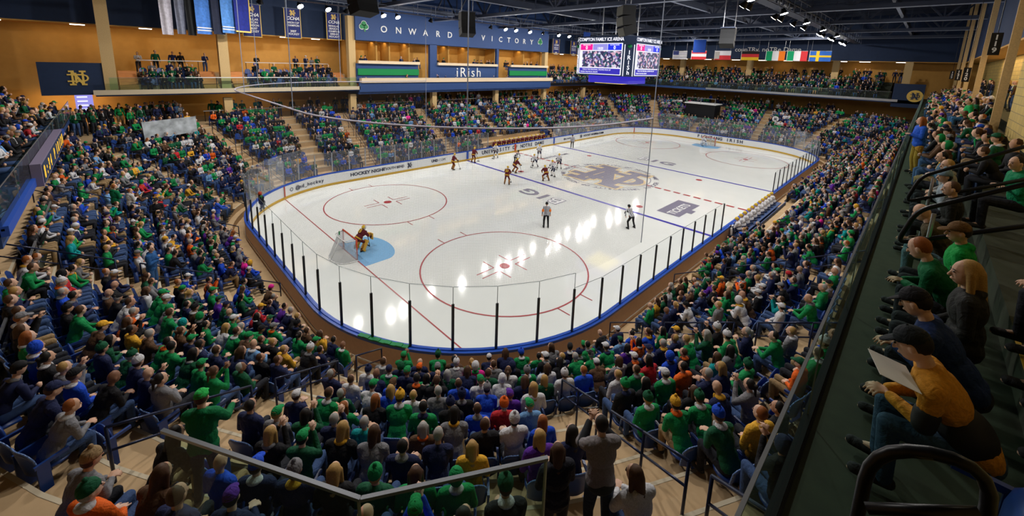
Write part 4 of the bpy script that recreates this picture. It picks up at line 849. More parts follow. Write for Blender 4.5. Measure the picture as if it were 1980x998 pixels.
# ------------------------------------------------------------------ seats
def seat_parts():
    b = MB(); nu, nv = 10, 6; vs = []
    for side in (0, 1):
        for j in range(nv + 1):
            for i in range(nu + 1):
                u = 2 * i / nu - 1; v = j / nv; vs.append((-.23 - .07 * v + .07 * u * u - side * .025, .235 * u * (1 - .12 * (1 - v)), .40 + v * (.47 - .14 * abs(u) ** 3.5)))
    N = (nu + 1) * (nv + 1); fs = []
    for j in range(nv):
        for i in range(nu):
            a = j * (nu + 1) + i; fs += [(a, a + 1, a + nu + 2, a + nu + 1), (N + a, N + a + nu + 1, N + a + nu + 2, N + a + 1)]
    rim = [j * (nu + 1) for j in range(nv + 1)] + [nv * (nu + 1) + i for i in range(1, nu + 1)] + [j * (nu + 1) + nu for j in range(nv - 1, -1, -1)]
    fs += [(rim[k], rim[k + 1], N + rim[k + 1], N + rim[k]) for k in range(len(rim) - 1)]; b.add(vs, fs); back = b.mesh('backrest', True)
    r = MB(); pts = [tuple(V(*vs[i]) + V(-.012, 0, 0)) for i in rim]; r.path(pts, .013, 6); rm = r.mesh('edge_trim', True)
    d = MB(); d.ell((.02, 0, .41), (.23, .22, .045), None, 16, 6); down = d.mesh('seat_pan', True)
    u = MB(); u.ell((-.12, 0, .6), (.045, .21, .2), roty(-.1), 16, 6); up = u.mesh('seat_pan', True)
    k = MB(); k.bx((-.24, -.27, .02), (-.1, -.24, .62)); k.bx((-.26, -.275, .58), (.12, -.235, .63)); k.bx((-.3, -.27, .0), (.0, -.24, .04)); br = k.mesh('arm_bracket')
    e = MB(); e.bx((-.26, .25, .02), (.1, .28, .64)); ep = e.mesh('end_panel'); t = MB()
    for i in range(16):
        a0, a1 = 2 * PI * i / 16, 2 * PI * (i + 1) / 16; t.beam((-.08 + .075 * math.cos(a0), .285, .42 + .095 * math.sin(a0)), (-.08 + .075 * math.cos(a1), .285, .42 + .095 * math.sin(a1)), .02, .01)
    me2 = t.mesh('ring_emblem')
    for m_, mt in ((back, 'seat'), (rm, 'seatrim'), (down, 'seat'), (up, 'seat'), (br, 'seat'), (ep, 'seat'), (me2, 'white')): setmat(m_, M[mt])
    return back, rm, down, up, br, ep, me2
SP = seat_parts()
def put_seat(loc, rz, folded, label, end=0, group='navy folding arena seats'):
    r = empty('stadium_seat', loc, rz, label, 'seat', group)
    L_ = [('backrest', SP[0]), ('edge_trim', SP[1]), ('seat_pan', SP[3] if folded else SP[2]), ('arm_bracket', SP[4])]
    if end: L_ += [('end_panel', SP[5]), ('ring_emblem', SP[6])]
    for nm_, me in L_:
        o = bpy.data.objects.new(nm_, me); COL.objects.link(o); o.parent = r
        if end < 0 and nm_ in ('end_panel', 'ring_emblem'): o.scale = (1, -1, 1)
    return r

# ------------------------------------------------------------------ slots round the bowl
AIS_C = {(-1, -1): (31, 60, 85), (-1, 1): (31, 61, 85), (1, 1): (31, 61), (1, -1): (31, 61)}     # corner aisles: degrees from the end line
def sector(x, y, r, k):
    """which block a point lies in and how far it is from the nearest aisle"""
    ax, ay = abs(x), abs(y); q = (1 if x > 0 else -1, 1 if y > 0 else -1)
    if ax > CX and ay > CY:
        a = math.degrees(math.atan2(ay - CY, ax - CX)); L_ = [t for t in AIS_C[q] if not (q == (-1, -1) and t == 60 and k < 4)]
        dist = min(abs(a - t) for t in L_) * PI / 180 * (RC + r); idx = sum(a > t for t in L_)
        nm = ('E', 'C', 'D', 'S')[min(3, idx + (1 if q == (-1, -1) and k < 4 and idx == 2 else 0))]
        if idx == 0: return (('N' if q[0] < 0 else 'F'), 3 if q[1] > 0 else 1), dist
        return ('%s%d%d' % (nm, q[0], q[1]), idx), dist
    if ax > CX:
        L_ = (-3.3, 4.7) if x < 0 else (-4.6, 4.6); return (('N' if x < 0 else 'F'), 1 + sum(y > t for t in L_)), min(abs(y - t) for t in L_)
    L_ = (-25, -17.2, -8.6, 0, 8.6, 17.2) if y < 0 else (-25, -18.2, -8.6, 0, 9.6, 18.2); return ('S%d' % q[1], sum(x > t for t in L_)), min(abs(x - t) for t in L_)
slots = []
for k in range(NR):
    r = R0 + TR * k + .46; z = Z0 + RI * k; Lc = (RC + r) * PI / 2; per = 4 * CX + 4 * CY + 4 * Lc; n = int(per / .535); prev = None; idx = 0; cnt = {}
    for i in range(n):
        s = per * i / n; q = s
        segs = [('L', HX + r, 0, 90, CY), ('A', CX, CY, 0, Lc), ('L', CX, HY + r, 180, 2 * CX), ('A', -CX, CY, 90, Lc), ('L', -HX - r, CY, 270, 2 * CY), ('A', -CX, -CY, 180, Lc), ('L', -CX, -HY - r, 0, 2 * CX), ('A', CX, -CY, 270, Lc), ('L', HX + r, -CY, 90, CY)]
        for kd, px, py, a, L_ in segs:
            if q <= L_:
                if kd == 'L': t = math.radians(a); x, y, o_ = px + q * math.cos(t), py + q * math.sin(t), t - PI / 2
                else: t = math.radians(a) + q / (RC + r); x, y, o_ = px + (RC + r) * math.cos(t), py + (RC + r) * math.sin(t), t
                break
            q -= L_
        sec, dist = sector(x, y, r, k)
        if dist < .78: continue
        if k < 2 and ((y > 0 and -4.2 < x < 7.6) or (y < 0 and -8.8 < x < 2.4)): continue
        if prev and prev['sec'] == sec and math.hypot(prev['x'] - x, prev['y'] - y) < .9: idx += 1; end = 0
        else:
            idx = 1; end = 1
            if prev: prev['end2'] = True
        if any(math.hypot(x - hx, y - hy) < .55 for hx, hy in ((-31.56, -19.44), (-31.85, -18.98), (-35.1, -15), (-31.85, 6.9), (-31.95, -18.3))): prev = None; continue
        if x > 34 and 2 < y < 7.8 and 4 <= k <= 8: prev = None; continue
        cnt[sec] = cnt.get(sec, 0) + 1; slot = dict(x=x, y=y, z=z, rz=o_ + PI, k=k, sec=sec, idx=cnt[sec], first=end, end2=False); slots.append(slot); prev = slot
def hidden(p):
    d = p - CAM
    for zz, test in ((8.0, lambda q: q[1] < -21.3 and q[0] > -34.1), (6.5, lambda q: q[0] < -37.9 and -6 < q[1] < 21), (8.1, lambda q: q[1] > 21.2)):
        if p[2] < zz:
            t = (zz - CAM[2]) / d[2]; q = CAM + d * t
            if test(q): return True
    return False
vis = []
for s in slots:
    P = V(s['x'], s['y'], s['z'] + 1.2); u = proj(P)
    if u is None or not (-60 < u[0] < CW + 60 and -20 < u[1] < CH + 110) or hidden(P): continue
    s['u'] = u; s['d'] = float(np.linalg.norm(P - CAM)); s['infr'] = 0 < u[0] < CW and 0 < u[1] < CH + 20; vis.append(s)
vis.sort(key=lambda s: (not s['infr'], s['d']))
ORD = 'first second third fourth fifth sixth seventh eighth ninth tenth eleventh twelfth'.split() + ['%dth' % i for i in range(13, 60)]
BLK = {'N1': 'left of corner stairs', 'N2': 'behind near goal', 'N3': 'beyond near goal', 'C-1-1': 'near corner block', 'D-1-1': 'right of photographer', 'S-1-1': 'right corner block', 'S-1': 'along near boards', 'C-11': 'far left corner', 'D-11': 'far left block', 'S1': 'along far boards', 'S-11': 'far stairs block'}
def place_words(s):
    a, b_ = s['sec']; key = a + str(b_) if a in 'NF' else a
    nm = BLK.get(key, 'block at far end')
    if a in ('S-1', 'S1') and b_ > 2: nm = {2: 'along near boards', 3: 'by near bench', 4: 'beyond near bench', 5: 'far near boards'}.get(b_, nm) if a == 'S-1' else nm
    return '%s row, %s seat, %s' % (ORD[s['k']], ORD[s['idx'] - 1], nm)
G, DG, NV, KK, GY, WH, BL, TE, PU, OR, RE, BR, GD, PK, LB = (.005, .25, .07), (.006, .09, .04), (.012, .018, .07), (.01, .01, .013), (.2, .2, .22), (.62, .62, .66), (.01, .07, .6), (.0, .28, .3), (.1, .02, .3), (.75, .12, .01), (.5, .02, .03), (.1, .05, .025), (.72, .38, .03), (.75, .02, .3), (.15, .32, .6)
CN = {G: 'bright green', DG: 'dark green', NV: 'navy', KK: 'black', GY: 'grey', WH: 'white', BL: 'royal blue', TE: 'teal', PU: 'purple', OR: 'orange', RE: 'red', BR: 'brown', GD: 'gold', PK: 'pink', LB: 'light blue'}
JW = [(G, 18), (DG, 10), (NV, 18), (KK, 24), (GY, 8), (WH, 7), (BL, 4), (TE, 1.5), (PU, 2), (OR, 1.3), (RE, 1.2), (BR, 5), (GD, 1.5), (LB, 2), (PK, .4)]
HW = [(G, 5), (NV, 4), (WH, 3), (KK, 3), (GD, 1), (GY, 2), (DG, 2), (BL, 1), (PU, .5)]
def wc(L_): return random.choices([a for a, _ in L_], [b_ for _, b_ in L_])[0]
JEANS, DK, KH = (.04, .08, .2), (.015, .017, .025), (.3, .2, .1)
def rand_look():
    hk = random.choices(KN, (34, 17, 8, 16, 12, 3, 5))[0]; hc = random.choices(('brown', 'dark', 'blond', 'grey', 'red'), (40, 25, 16, 14, 3))[0]
    return dict(scarf=random.choice((WH, WH, GD, G, NV, GY, OR, WH)) if random.random() < .38 else None, jac=wc(JW), hk=hk, hc=hc, hat=wc(HW), tro=random.choices((JEANS, DK, KH), (50, 38, 12))[0], skin=random.choices(SKIN, (30, 30, 20, 18, 5))[0], pose=random.choices(range(7), (26, 15, 16, 8, 7, 15, 13))[0])
# looks seen in the photograph: (x, y, jacket, head kind, hair or hat, pose)
SEEN = [(800, 705, NV, 'cap', OR, 0), (835, 712, NV, 'cap', GY, 0), (890, 725, GY, 'beanie', WH, 1), (925, 720, PK, 'hood', WH, 2), (1040, 690, G, 'short', 'dark', 2), (1032, 722, G, 'beanie', GY, 0), (745, 745, BL, 'cap', BR, 0), (720, 755, WH, 'cap', G, 1), (680, 795, G, 'long', 'red', 2), (587, 812, DG, 'long', 'dark', 3), (605, 862, DG, 'cap', G, 3), (625, 815, NV, 'short', 'grey', 3), (665, 835, KK, 'long', 'blond', 1), (715, 832, TE, 'short', 'grey', 4), (765, 850, NV, 'short', 'dark', 2), (800, 870, NV, 'short', 'grey', 1), (788, 800, G, 'beanie', GD, 1), (830, 790, G, 'short', 'dark', 0), (905, 785, BL, 'short', 'brown', 0), (905, 825, GY, 'long', 'dark', 1), (680, 885, GY, 'long', 'brown', 1), (645, 875, KK, 'long', 'blond', 0), (672, 925, DG, 'beanie', G, 0), (885, 915, G, 'hood', G, 0), (830, 915, G, 'long', 'brown', 0), (940, 930, GD, 'long', 'blond', 0), (1050, 765, WH, 'long', 'blond', 0), (1085, 750, WH, 'beanie', WH, 0), (990, 800, RE, 'beanie', OR, 0), (975, 770, PU, 'cap', PU, 0), (1060, 825, BL, 'long', 'red', 0), (1240, 720, G, 'short', 'brown', 0), (1312, 698, BL, 'hood', BL, 0), (1215, 725, WH, 'short', 'blond', 0), (1135, 725, BL, 'short', 'red', 0), (1283, 805, G, 'beanie', DG, 0), (1293, 850, G, 'beanie', GD, 1), (1340, 850, G, 'beanie', DG, 1), (1385, 835, DG, 'beanie', BL, 1), (1418, 805, NV, 'bald', 'grey', 1), (1195, 810, KK, 'beanie', G, 0), (1225, 780, KK, 'long', 'dark', 0), (1465, 610, WH, 'hood', WH, 1), (1445, 838, GD, 'short', 'red', 0), (1340, 715, OR, 'short', 'dark', 0), (1260, 690, NV, 'cap', NV, 0), (1235, 610, G, 'bald', 'grey', 0), (1185, 622, NV, 'cap', WH, 0), (1210, 620, BL, 'short', 'dark', 0), (1195, 605, KK, 'bald', 'grey', 1), (1475, 560, NV, 'cap', WH, 0), (1560, 540, BL, 'beanie', RE, 1), (1470, 545, WH, 'short', 'blond', 1), (1395, 545, OR, 'cap', GD, 0), (1270, 575, GD, 'long', 'brown', 0), (1300, 570, WH, 'short', 'brown', 0),
        (160, 555, LB, 'beanie', WH, 2), (235, 610, OR, 'short', 'grey', 1), (240, 560, BR, 'bald', 'grey', 0), (305, 560, G, 'cap', G, 1), (315, 580, G, 'cap', WH, 1), (335, 615, TE, 'hood', TE, 1), (180, 715, KK, 'bald', 'grey', 1), (70, 660, BL, 'hood', BL, 0), (50, 690, G, 'long', 'red', 0), (90, 605, KK, 'beanie', KK, 0), (165, 635, BR, 'cap', GD, 1), (170, 670, DG, 'long', 'dark', 1), (375, 570, NV, 'short', 'dark', 0), (425, 565, G, 'cap', G, 0), (455, 605, G, 'cap', WH, 0), (430, 650, G, 'short', 'brown', 1), (405, 635, WH, 'long', 'blond', 1), (285, 700, G, 'short', 'dark', 1), (30, 780, NV, 'cap', NV, 1), (65, 750, GY, 'short', 'red', 1), (430, 910, BL, 'bald', 'brown', 0), (460, 925, NV, 'cap', BL, 0), (560, 905, NV, 'beanie', GY, 0), (700, 750, NV, 'bald', 'grey', 1), (660, 640, G, 'bald', 'grey', 0), (700, 685, WH, 'beanie', NV, 0), (585, 660, DG, 'cap', G, 1), (600, 650, BR, 'short', 'brown', 0), (540, 590, PU, 'short', 'dark', 1), (560, 600, NV, 'short', 'grey', 1), (525, 650, G, 'cap', GY, 2), (500, 590, RE, 'cap', GD, 1), (485, 565, BR, 'beanie', PK, 1), (520, 560, NV, 'short', 'grey', 1), (300, 420, NV, 'cap', KK, 0), (245, 385, WH, 'short', 'brown', 0), (415, 400, BL, 'bald', 'brown', 0), (260, 850, KK, 'long', 'dark', 1), (300, 920, BR, 'long', 'brown', 1), (40, 895, GY, 'beanie', KH, 1)]
N_IND, N_SEAT = 262, 300
for s in vis: s['look'] = rand_look(); s['occ'] = random.random() < (.96 if s['d'] > 20 else .9)
used = set()
for px, py, jac, hk, hh, pz in SEEN:
    best = min((s for s in vis if id(s) not in used), key=lambda s: (s['u'][0] - px) ** 2 + (s['u'][1] - py) ** 2); used.add(id(best)); lk = best['look']
    lk['jac'] = jac; lk['hk'] = hk; lk['pose'] = pz; best['occ'] = True
    if isinstance(hh, str): lk['hc'] = hh
    else: lk['hat'] = hh
def look_words(lk):
    h = {'short': 'short %s hair', 'long': 'long %s hair', 'bun': 'tied %s hair', 'bald': 'bald head', 'cap': '{} cap', 'beanie': '{} knit hat', 'hood': 'hood up'}[lk['hk']]
    h = h % lk['hc'] if '%s' in h else h.format(CN.get(lk['hat'], 'tan').split()[-1]); return '%s jacket, %s' % (CN[lk['jac']], h)
ni = ns = 0; crowd = []; far_seats = []
for s in vis:
    lk = s['look']; loc = (s['x'], s['y'], s['z'])
    if ns < N_SEAT and s['infr']:
        end = 1 if s['first'] else (-1 if s['end2'] else 0)
        put_seat(loc, s['rz'], not s['occ'], '%s navy seat, %s' % ('occupied' if s['occ'] else 'empty folded', place_words(s)), -end if end else 0); ns += 1
    else: far_seats.append(s)
    if not s['occ']: continue
    j = random.uniform(-.12, .12); sc = random.uniform(.93, 1.05)
    if ni < N_IND and s['infr']:
        put(PS[lk['pose']], (s['x'], s['y'], s['z'] + .0), s['rz'] + j, lk['jac'], lk['tro'], lk['hk'], HAIR[lk['hc']], lk['skin'], lk['hat'], sc=sc, label='fan in %s, %s' % (look_words(lk), place_words(s)), group='spectators in the lower stands', eyes=s['d'] < 12, scarf=lk['scarf']); ni += 1
    else: crowd.append((s['x'], s['y'], s['z'], s['rz'] + j, sc, lk, lk['pose']))

# crowd template arrays: triangles with a colour slot each
def tri_arrays(J, hk, sc_):
    B, K, T, F = fig(J, False); A, C = hair_mb(J, hk, False); vs, ts, cs = [], [], []
    for slot, mbx in ((0, B), (1, K), (2, T), (3, A), (4, C), (5, F), (6, collar_mb(J, False) if sc_ else None)):
        if mbx is None or not mbx.v: continue
        o = len(vs); vs += mbx.v
        for f in mbx.f:
            for i in range(1, len(f) - 1): ts.append((o + f[0], o + f[i], o + f[i + 1])); cs.append(slot)
    return np.array(vs, np.float32), np.array(ts, np.int32), np.array(cs, np.int32)
TPL = {}
SJ = SITS + [stand(.05, 'down', .2), stand(.1, 'chest', -.3)]
def build_mass(name, items, m, label, cat):
    VV, TT, CC = [], [], []; off = 0
    for (x, y, z, rz, sc, lk, pose) in items:
        key = (pose, lk['hk'], bool(lk['scarf']))
        if key not in TPL: TPL[key] = tri_arrays(SJ[pose], lk['hk'], key[2])
        v, t, c = TPL[key]; VV.append((v * sc) @ rotz(rz).T.astype(np.float32) + np.array([x, y, z], np.float32)); TT.append(t + off); off += len(v)
        sh = random.uniform(.75, 1.2); pal = np.array([lk['skin'], [q * sh for q in lk['jac']], lk['tro'], HAIR[lk['hc']], lk['hat'], (.03, .03, .03), lk['scarf'] or (0, 0, 0)], np.float32); CC.append(pal[c])
    mass(name, np.concatenate(VV), np.concatenate(TT), np.concatenate(CC), m, label, cat)
def mass(name, v, t, c, m, label, cat):
    me = bpy.data.meshes.new(name); me.vertices.add(len(v)); me.vertices.foreach_set('co', v.astype(np.float32).ravel())
    me.loops.add(len(t) * 3); me.loops.foreach_set('vertex_index', t.ravel().astype(np.int32)); me.polygons.add(len(t))
    me.polygons.foreach_set('loop_start', np.arange(0, len(t) * 3, 3, dtype=np.int32)); me.polygons.foreach_set('loop_total', np.full(len(t), 3, np.int32))
    if c is not None:
        a = me.attributes.new('tint', 'FLOAT_COLOR', 'FACE'); a.data.foreach_set('color', np.concatenate([c, np.ones((len(c), 1), np.float32)], 1).astype(np.float32).ravel())
    me.materials.append(m); me.update(calc_edges=True); me.validate()
    o = bpy.data.objects.new(name, me); COL.objects.link(o); return tag(o, label, cat, None, 'stuff')
# upper deck rows and concourses join the crowd
def rowfill(x0, y0, x1, y1, z, rz, p=.85, st=False, dark=0):
    L_ = math.hypot(x1 - x0, y1 - y0); n = int(L_ / .55)
    for i in range(n):
        if random.random() > p: continue
        t = (i + .5) / n; x, y = x0 + (x1 - x0) * t + random.uniform(-.1, .1), y0 + (y1 - y0) * t + random.uniform(-.1, .1); P = V(x, y, z + 1.2); u = proj(P)
        if u is None or not (-30 < u[0] < CW + 30 and -20 < u[1] < CH): continue
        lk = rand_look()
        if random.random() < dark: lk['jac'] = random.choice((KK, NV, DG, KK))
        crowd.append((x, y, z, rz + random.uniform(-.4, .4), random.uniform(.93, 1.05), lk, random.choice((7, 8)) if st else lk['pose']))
for k in range(3):
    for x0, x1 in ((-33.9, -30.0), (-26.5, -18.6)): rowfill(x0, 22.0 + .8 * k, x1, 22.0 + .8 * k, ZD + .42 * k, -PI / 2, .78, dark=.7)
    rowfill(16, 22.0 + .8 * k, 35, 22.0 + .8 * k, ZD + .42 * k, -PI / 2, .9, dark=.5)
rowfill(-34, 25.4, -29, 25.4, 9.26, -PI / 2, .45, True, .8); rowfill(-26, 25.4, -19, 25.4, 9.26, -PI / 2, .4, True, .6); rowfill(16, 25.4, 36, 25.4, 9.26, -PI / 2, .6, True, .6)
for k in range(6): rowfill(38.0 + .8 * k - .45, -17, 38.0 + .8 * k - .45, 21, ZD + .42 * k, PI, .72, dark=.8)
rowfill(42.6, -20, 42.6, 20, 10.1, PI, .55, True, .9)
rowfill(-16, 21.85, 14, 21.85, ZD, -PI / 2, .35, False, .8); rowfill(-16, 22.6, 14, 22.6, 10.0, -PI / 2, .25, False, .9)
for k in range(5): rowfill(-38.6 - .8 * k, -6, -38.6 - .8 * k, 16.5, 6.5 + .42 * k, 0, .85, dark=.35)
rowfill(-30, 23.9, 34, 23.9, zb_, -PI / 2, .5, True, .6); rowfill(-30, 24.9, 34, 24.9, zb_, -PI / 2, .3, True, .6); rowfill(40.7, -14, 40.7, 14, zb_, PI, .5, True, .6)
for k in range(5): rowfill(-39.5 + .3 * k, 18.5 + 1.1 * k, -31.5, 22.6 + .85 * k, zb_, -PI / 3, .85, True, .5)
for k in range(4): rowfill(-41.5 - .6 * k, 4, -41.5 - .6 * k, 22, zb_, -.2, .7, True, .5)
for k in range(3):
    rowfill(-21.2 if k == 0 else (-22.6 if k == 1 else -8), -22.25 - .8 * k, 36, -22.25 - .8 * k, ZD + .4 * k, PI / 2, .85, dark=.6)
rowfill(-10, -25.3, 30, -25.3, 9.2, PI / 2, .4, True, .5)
build_mass('crowd', crowd, M['crowd'], 'distant crowd filling the stands beyond the nearest rows', 'crowd')
# seats of the further rows as one mass
sb_ = MB(); nu = 4
vs_ = []
for j in (0, 1):
    for i in range(nu + 1):
        u = 2 * i / nu - 1; vs_.append((-.23 - .07 * j + .07 * u * u, .235 * u, .40 + j * (.46 - .12 * abs(u) ** 3)))
sb_.add(vs_, [(i, i + 1, nu + 2 + i, nu + 1 + i) for i in range(nu)]).bx((-.2, -.2, .38), (.22, .2, .43)).bx((-.22, -.26, .0), (-.1, -.24, .6))
tv = np.array(sb_.v, np.float32); tt = np.array([(f[0], f[i], f[i + 1]) for f in sb_.f for i in range(1, len(f) - 1)], np.int32)
VV = [tv @ rotz(s['rz']).T.astype(np.float32) + np.array([s['x'], s['y'], s['z']], np.float32) for s in far_seats]
for k in range(3):
    for x0, x1 in ((-33.9, -30.0), (-26.5, -18.6), (16, 35)):
        for i in range(int((x1 - x0) / .55)): VV.append(tv @ rotz(-PI / 2).T.astype(np.float32) + np.array([x0 + .27 + i * .55, 22.0 + .8 * k, ZD + .42 * k], np.float32))
mass('seating', np.concatenate(VV), np.concatenate([tt + i * len(tv) for i in range(len(VV))]), None, M['seat'], 'distant rows of navy folding seats in the stands', 'seats')

# ------------------------------------------------------------------ aisle handrails
def bowl_pt(kind, val, r):
    if kind == 'C':
        qx, qy, a = val; a = math.radians(a); return V(qx * (CX + (RC + r) * math.cos(a)), qy * (CY + (RC + r) * math.sin(a)), 0)
    if kind == 'X': return V(val[0] * (HX + r), val[1], 0)
    return V(val[1], val[0] * (HY + r), 0)
def fz(r): return Z0 + RI * min(NR - 1, max(0, math.floor((r - R0) / TR)))
def handrail(kind, val, r0, r1, label):
    n = 3 if r1 - r0 > 1.6 else 2; P = []
    for i in range(n):
        r = r0 + (r1 - r0) * i / (n - 1); p = bowl_pt(kind, val, r); p[2] = fz(r); P.append(p)
    top = [V(p[0], p[1], Z0 + RI * ((r0 + (r1 - r0) * i / (n - 1)) - R0) / TR + .9) for i, p in enumerate(P)]
    root = empty('aisle_handrail', tuple(P[0]), 0, label, 'handrail', 'aisle handrails')
    o = P[0]
    MB().path([t - o for t in top], .024, 8).build('top_rail', M['rail'], root, True)
    MB().path([t - o - V(0, 0, .42) for t in top], .02, 8).build('mid_rail', M['rail'], root, True)
    for p, t in zip(P, top): MB().tube(p - o, t - o, .024).build('post', M['rail'], root, True)
HR = [('C', (-1, -1, 31), 'on the stairs left of the near corner block'), ('C', (-1, -1, 85), 'on the stairs right of the near corner'), ('X', (-1, -3.3), 'on the stairs right behind the near goal'), ('X', (-1, 4.7), 'on the stairs left behind the near goal'), ('C', (-1, 1, 31), 'on the first stairs of the far left corner'), ('C', (-1, 1, 61), 'on the second stairs of the far left corner'),
      ('Y', (-1, -17.2), 'on the second near side stairs'), ('Y', (-1, -8.6), 'on the third near side stairs'), ('Y', (1, -18.2), 'on the first far side stairs'), ('Y', (1, -8.6), 'on the second far side stairs'), ('Y', (1, 9.6), 'on the far side stairs past the benches')]
for kd, val, l in HR:
    for (a, c), wd in zip(((.75, 2.1), (2.9, 5.0), (5.6, 8.0)), ('lowest', 'middle', 'upper')): handrail(kd, val, a, c, '%s dark two-bar handrail %s' % (wd, l))
for (a, c), wd in zip(((4.3, 6.1), (6.6, 8.6), (9.0, 10.6)), ('lowest', 'middle', 'topmost')): handrail('C', (-1, -1, 60.5), a, c, '%s dark handrail on the short stairs by the photographer' % wd)
# half steps in the aisles
b = MB()
for kd, val, l in HR + [('C', (-1, -1, 60.5), '')]:
    for k in range(NR):
        if val == (-1, -1, 60.5) and k < 4: continue
        r = R0 + TR * k + .41 + .2; p = bowl_pt(kd, val, r + TR - .42 - .2 + .2); q = bowl_pt(kd, val, r); p2 = bowl_pt(kd, val, R0 + TR * (k + 1) - .2)
        a = math.atan2(*(bowl_pt(kd, val, 5) - bowl_pt(kd, val, 4))[[1, 0]])
        if k < NR - 1: b.box((p2[0], p2[1], Z0 + RI * k + .115), (.4, 1.1, .23), rz=a)
b.build('stair_treads', M['concrete'], kind='structure', label='tan half steps in the aisles', cat='steps')
# end rail behind the last row at the near goal end
def rail_glass(name, pts, z, h, label, posts=1.8, m='dglass', top='steel'):
    """clear guard with a thin top rail along pts"""
    r = empty(name, (0, 0, 0), 0, label, 'guard rail')
    for a, c in zip(pts[:-1], pts[1:]):
        a, c = V(*a, z), V(*c, z); L_ = np.linalg.norm(c - a); n = max(1, int(L_ / posts)); d = (c - a) / L_
        for i in range(n):
            p, q = a + d * (L_ * i / n + .01), a + d * (L_ * (i + 1) / n - .01)
            b = MB().use(M[m]); b.add([p + V(0, 0, .06), q + V(0, 0, .06), q + V(0, 0, h), p + V(0, 0, h)], [(0, 1, 2, 3)]); b.use(M['edge']); b.beam(q + V(0, 0, .06), q + V(0, 0, h), .012, .012); b.build('glass_panel', None, r)
        MB().beam(a + V(0, 0, h), c + V(0, 0, h), .02, .018).build('top_rail', M[top], r); MB().beam(a + V(0, 0, .03), c + V(0, 0, .03), .06, .06).build('base_channel', M['black'], r)
    return r
rail_glass('deck_glass_rail', [(-33.75, -21.3), (36, -21.3)], ZD, 1.05, 'long glass guard rail along the near upper deck edge', 2.4)
rail_glass('deck_glass_rail', [(-35.5, -18.95), (-34.86, -20.03), (-34.05, -20.5)], ZD, 1.0, 'v-shaped glass guard rail at the near corner deck, below the camera', 3.0)
rail_glass('deck_glass_rail', [(-37.85, -6), (-37.85, 19.6)], 6.5, 1.0, 'glass guard rail along the left raised deck', 2.6)
rail_glass('deck_glass_rail', [(-35.7, 21.3), (-16.8, 21.3)], ZD, 1.0, 'glass guard rail on the far upper deck left of the press level', 2.4)
rail_glass('deck_glass_rail', [(37.0, -18.3), (37.0, 21.0)], ZD, 1.0, 'glass guard rail along the far end upper deck', 2.6)
b = MB(); b.bx((-37.85, -17, 3.9), (-37.75, 2.4, 4.55)); b.build('trim_4', M['darkfloor'], kind='structure', label='low dark wall behind the rows at the near goal end', cat='wall')
r = empty('end_rail', (-37.8, 0, 0), 0, 'silver rail with clear panels behind the near goal end rows', 'guard rail')
MB().beam((0, -17, 4.95), (0, 2.4, 4.95), .05, .05).build('top_rail', M['steel'], r); MB().beam((0, -17, 4.6), (0, 2.4, 4.6), .05, .04).build('lower_rail', M['steel'], r)
for k in range(9): MB().beam((0, -17 + 2.42 * k, 4.5), (0, -17 + 2.42 * k, 4.95), .04, .04).build('post', M['steel'], r)
# drink ledges with white bars on the far decks and stair blocks
for i, (x0, x1, y, z) in enumerate(((-33.9, -29.3, 24.9, 10.3), (-26.2, -18.4, 24.9, 10.3), (-30, -22, 23.3, 5.95), (-15, -9, 23.3, 5.95), (-6, 3, 23.3, 5.95), (8, 16, 23.3, 5.95), (-31.2, -22.5, 21.35, 9.02))):
    rr = empty('ledge_rail', (x0, y, z), 0, 'white topped drink ledge, %s' % ('far left deck back row', 'far deck between the tall columns', 'lower concourse at left', 'lower concourse under the press box left end', 'lower concourse under the IRISH lettering', 'lower concourse right of the press box', 'front of the far left deck')[i], 'ledge', 'white topped ledges')
    MB().bx((0, -.12, -.04), (x1 - x0, .12, .02)).build('ledge_top', M['white'], rr)
    for k in range(int((x1 - x0) / 2) + 1): MB().tube((.1 + 2 * k, 0, -1.05), (.1 + 2 * k, 0, -.04), .025).build('post', M['black'], rr)
for i, (y0, y1, x, z) in enumerate([(-16 + 11 * j, -7.5 + 11 * j, 38.4 + 1.6 * k, ZD + .84 * k + .9) for j in range(3) for k in range(3)]):
    rr = empty('ledge_rail', (x, y0, z), 0, 'silver seat rail on the far end deck, %s section, %s row' % (('right', 'middle', 'left')[i // 3], ('front', 'middle', 'back')[i % 3]), 'rail', 'silver rails on the far end deck')
    MB().beam((0, 0, 0), (0, y1 - y0, 0), .07, .06).build('top_bar', M['steel'], rr)
    for k in range(5): MB().tube((0, (y1 - y0) * k / 4, -.85), (0, (y1 - y0) * k / 4, 0), .03).build('post', M['steel'], rr)
om = mat('orange_steps', (.7, .3, .1), .8, noise=.2, nscale=2)
for i, x in enumerate((-34.6, -29.4, -27.2, -17.95)):
    b = MB()
    for k in range(7): b.bx((x - .55, 21.6 + .35 * k, ZD), (x + .55, 25, ZD + .2 * (k + 1)))
    b.build('deck_stairs', om, label='orange lit stairs on the far deck, %s' % ('beside the navy ND panel', 'left of the middle deck column', 'right of the middle deck column', 'at the left end of the press box')[i], cat='stairs', group='orange deck stairs')

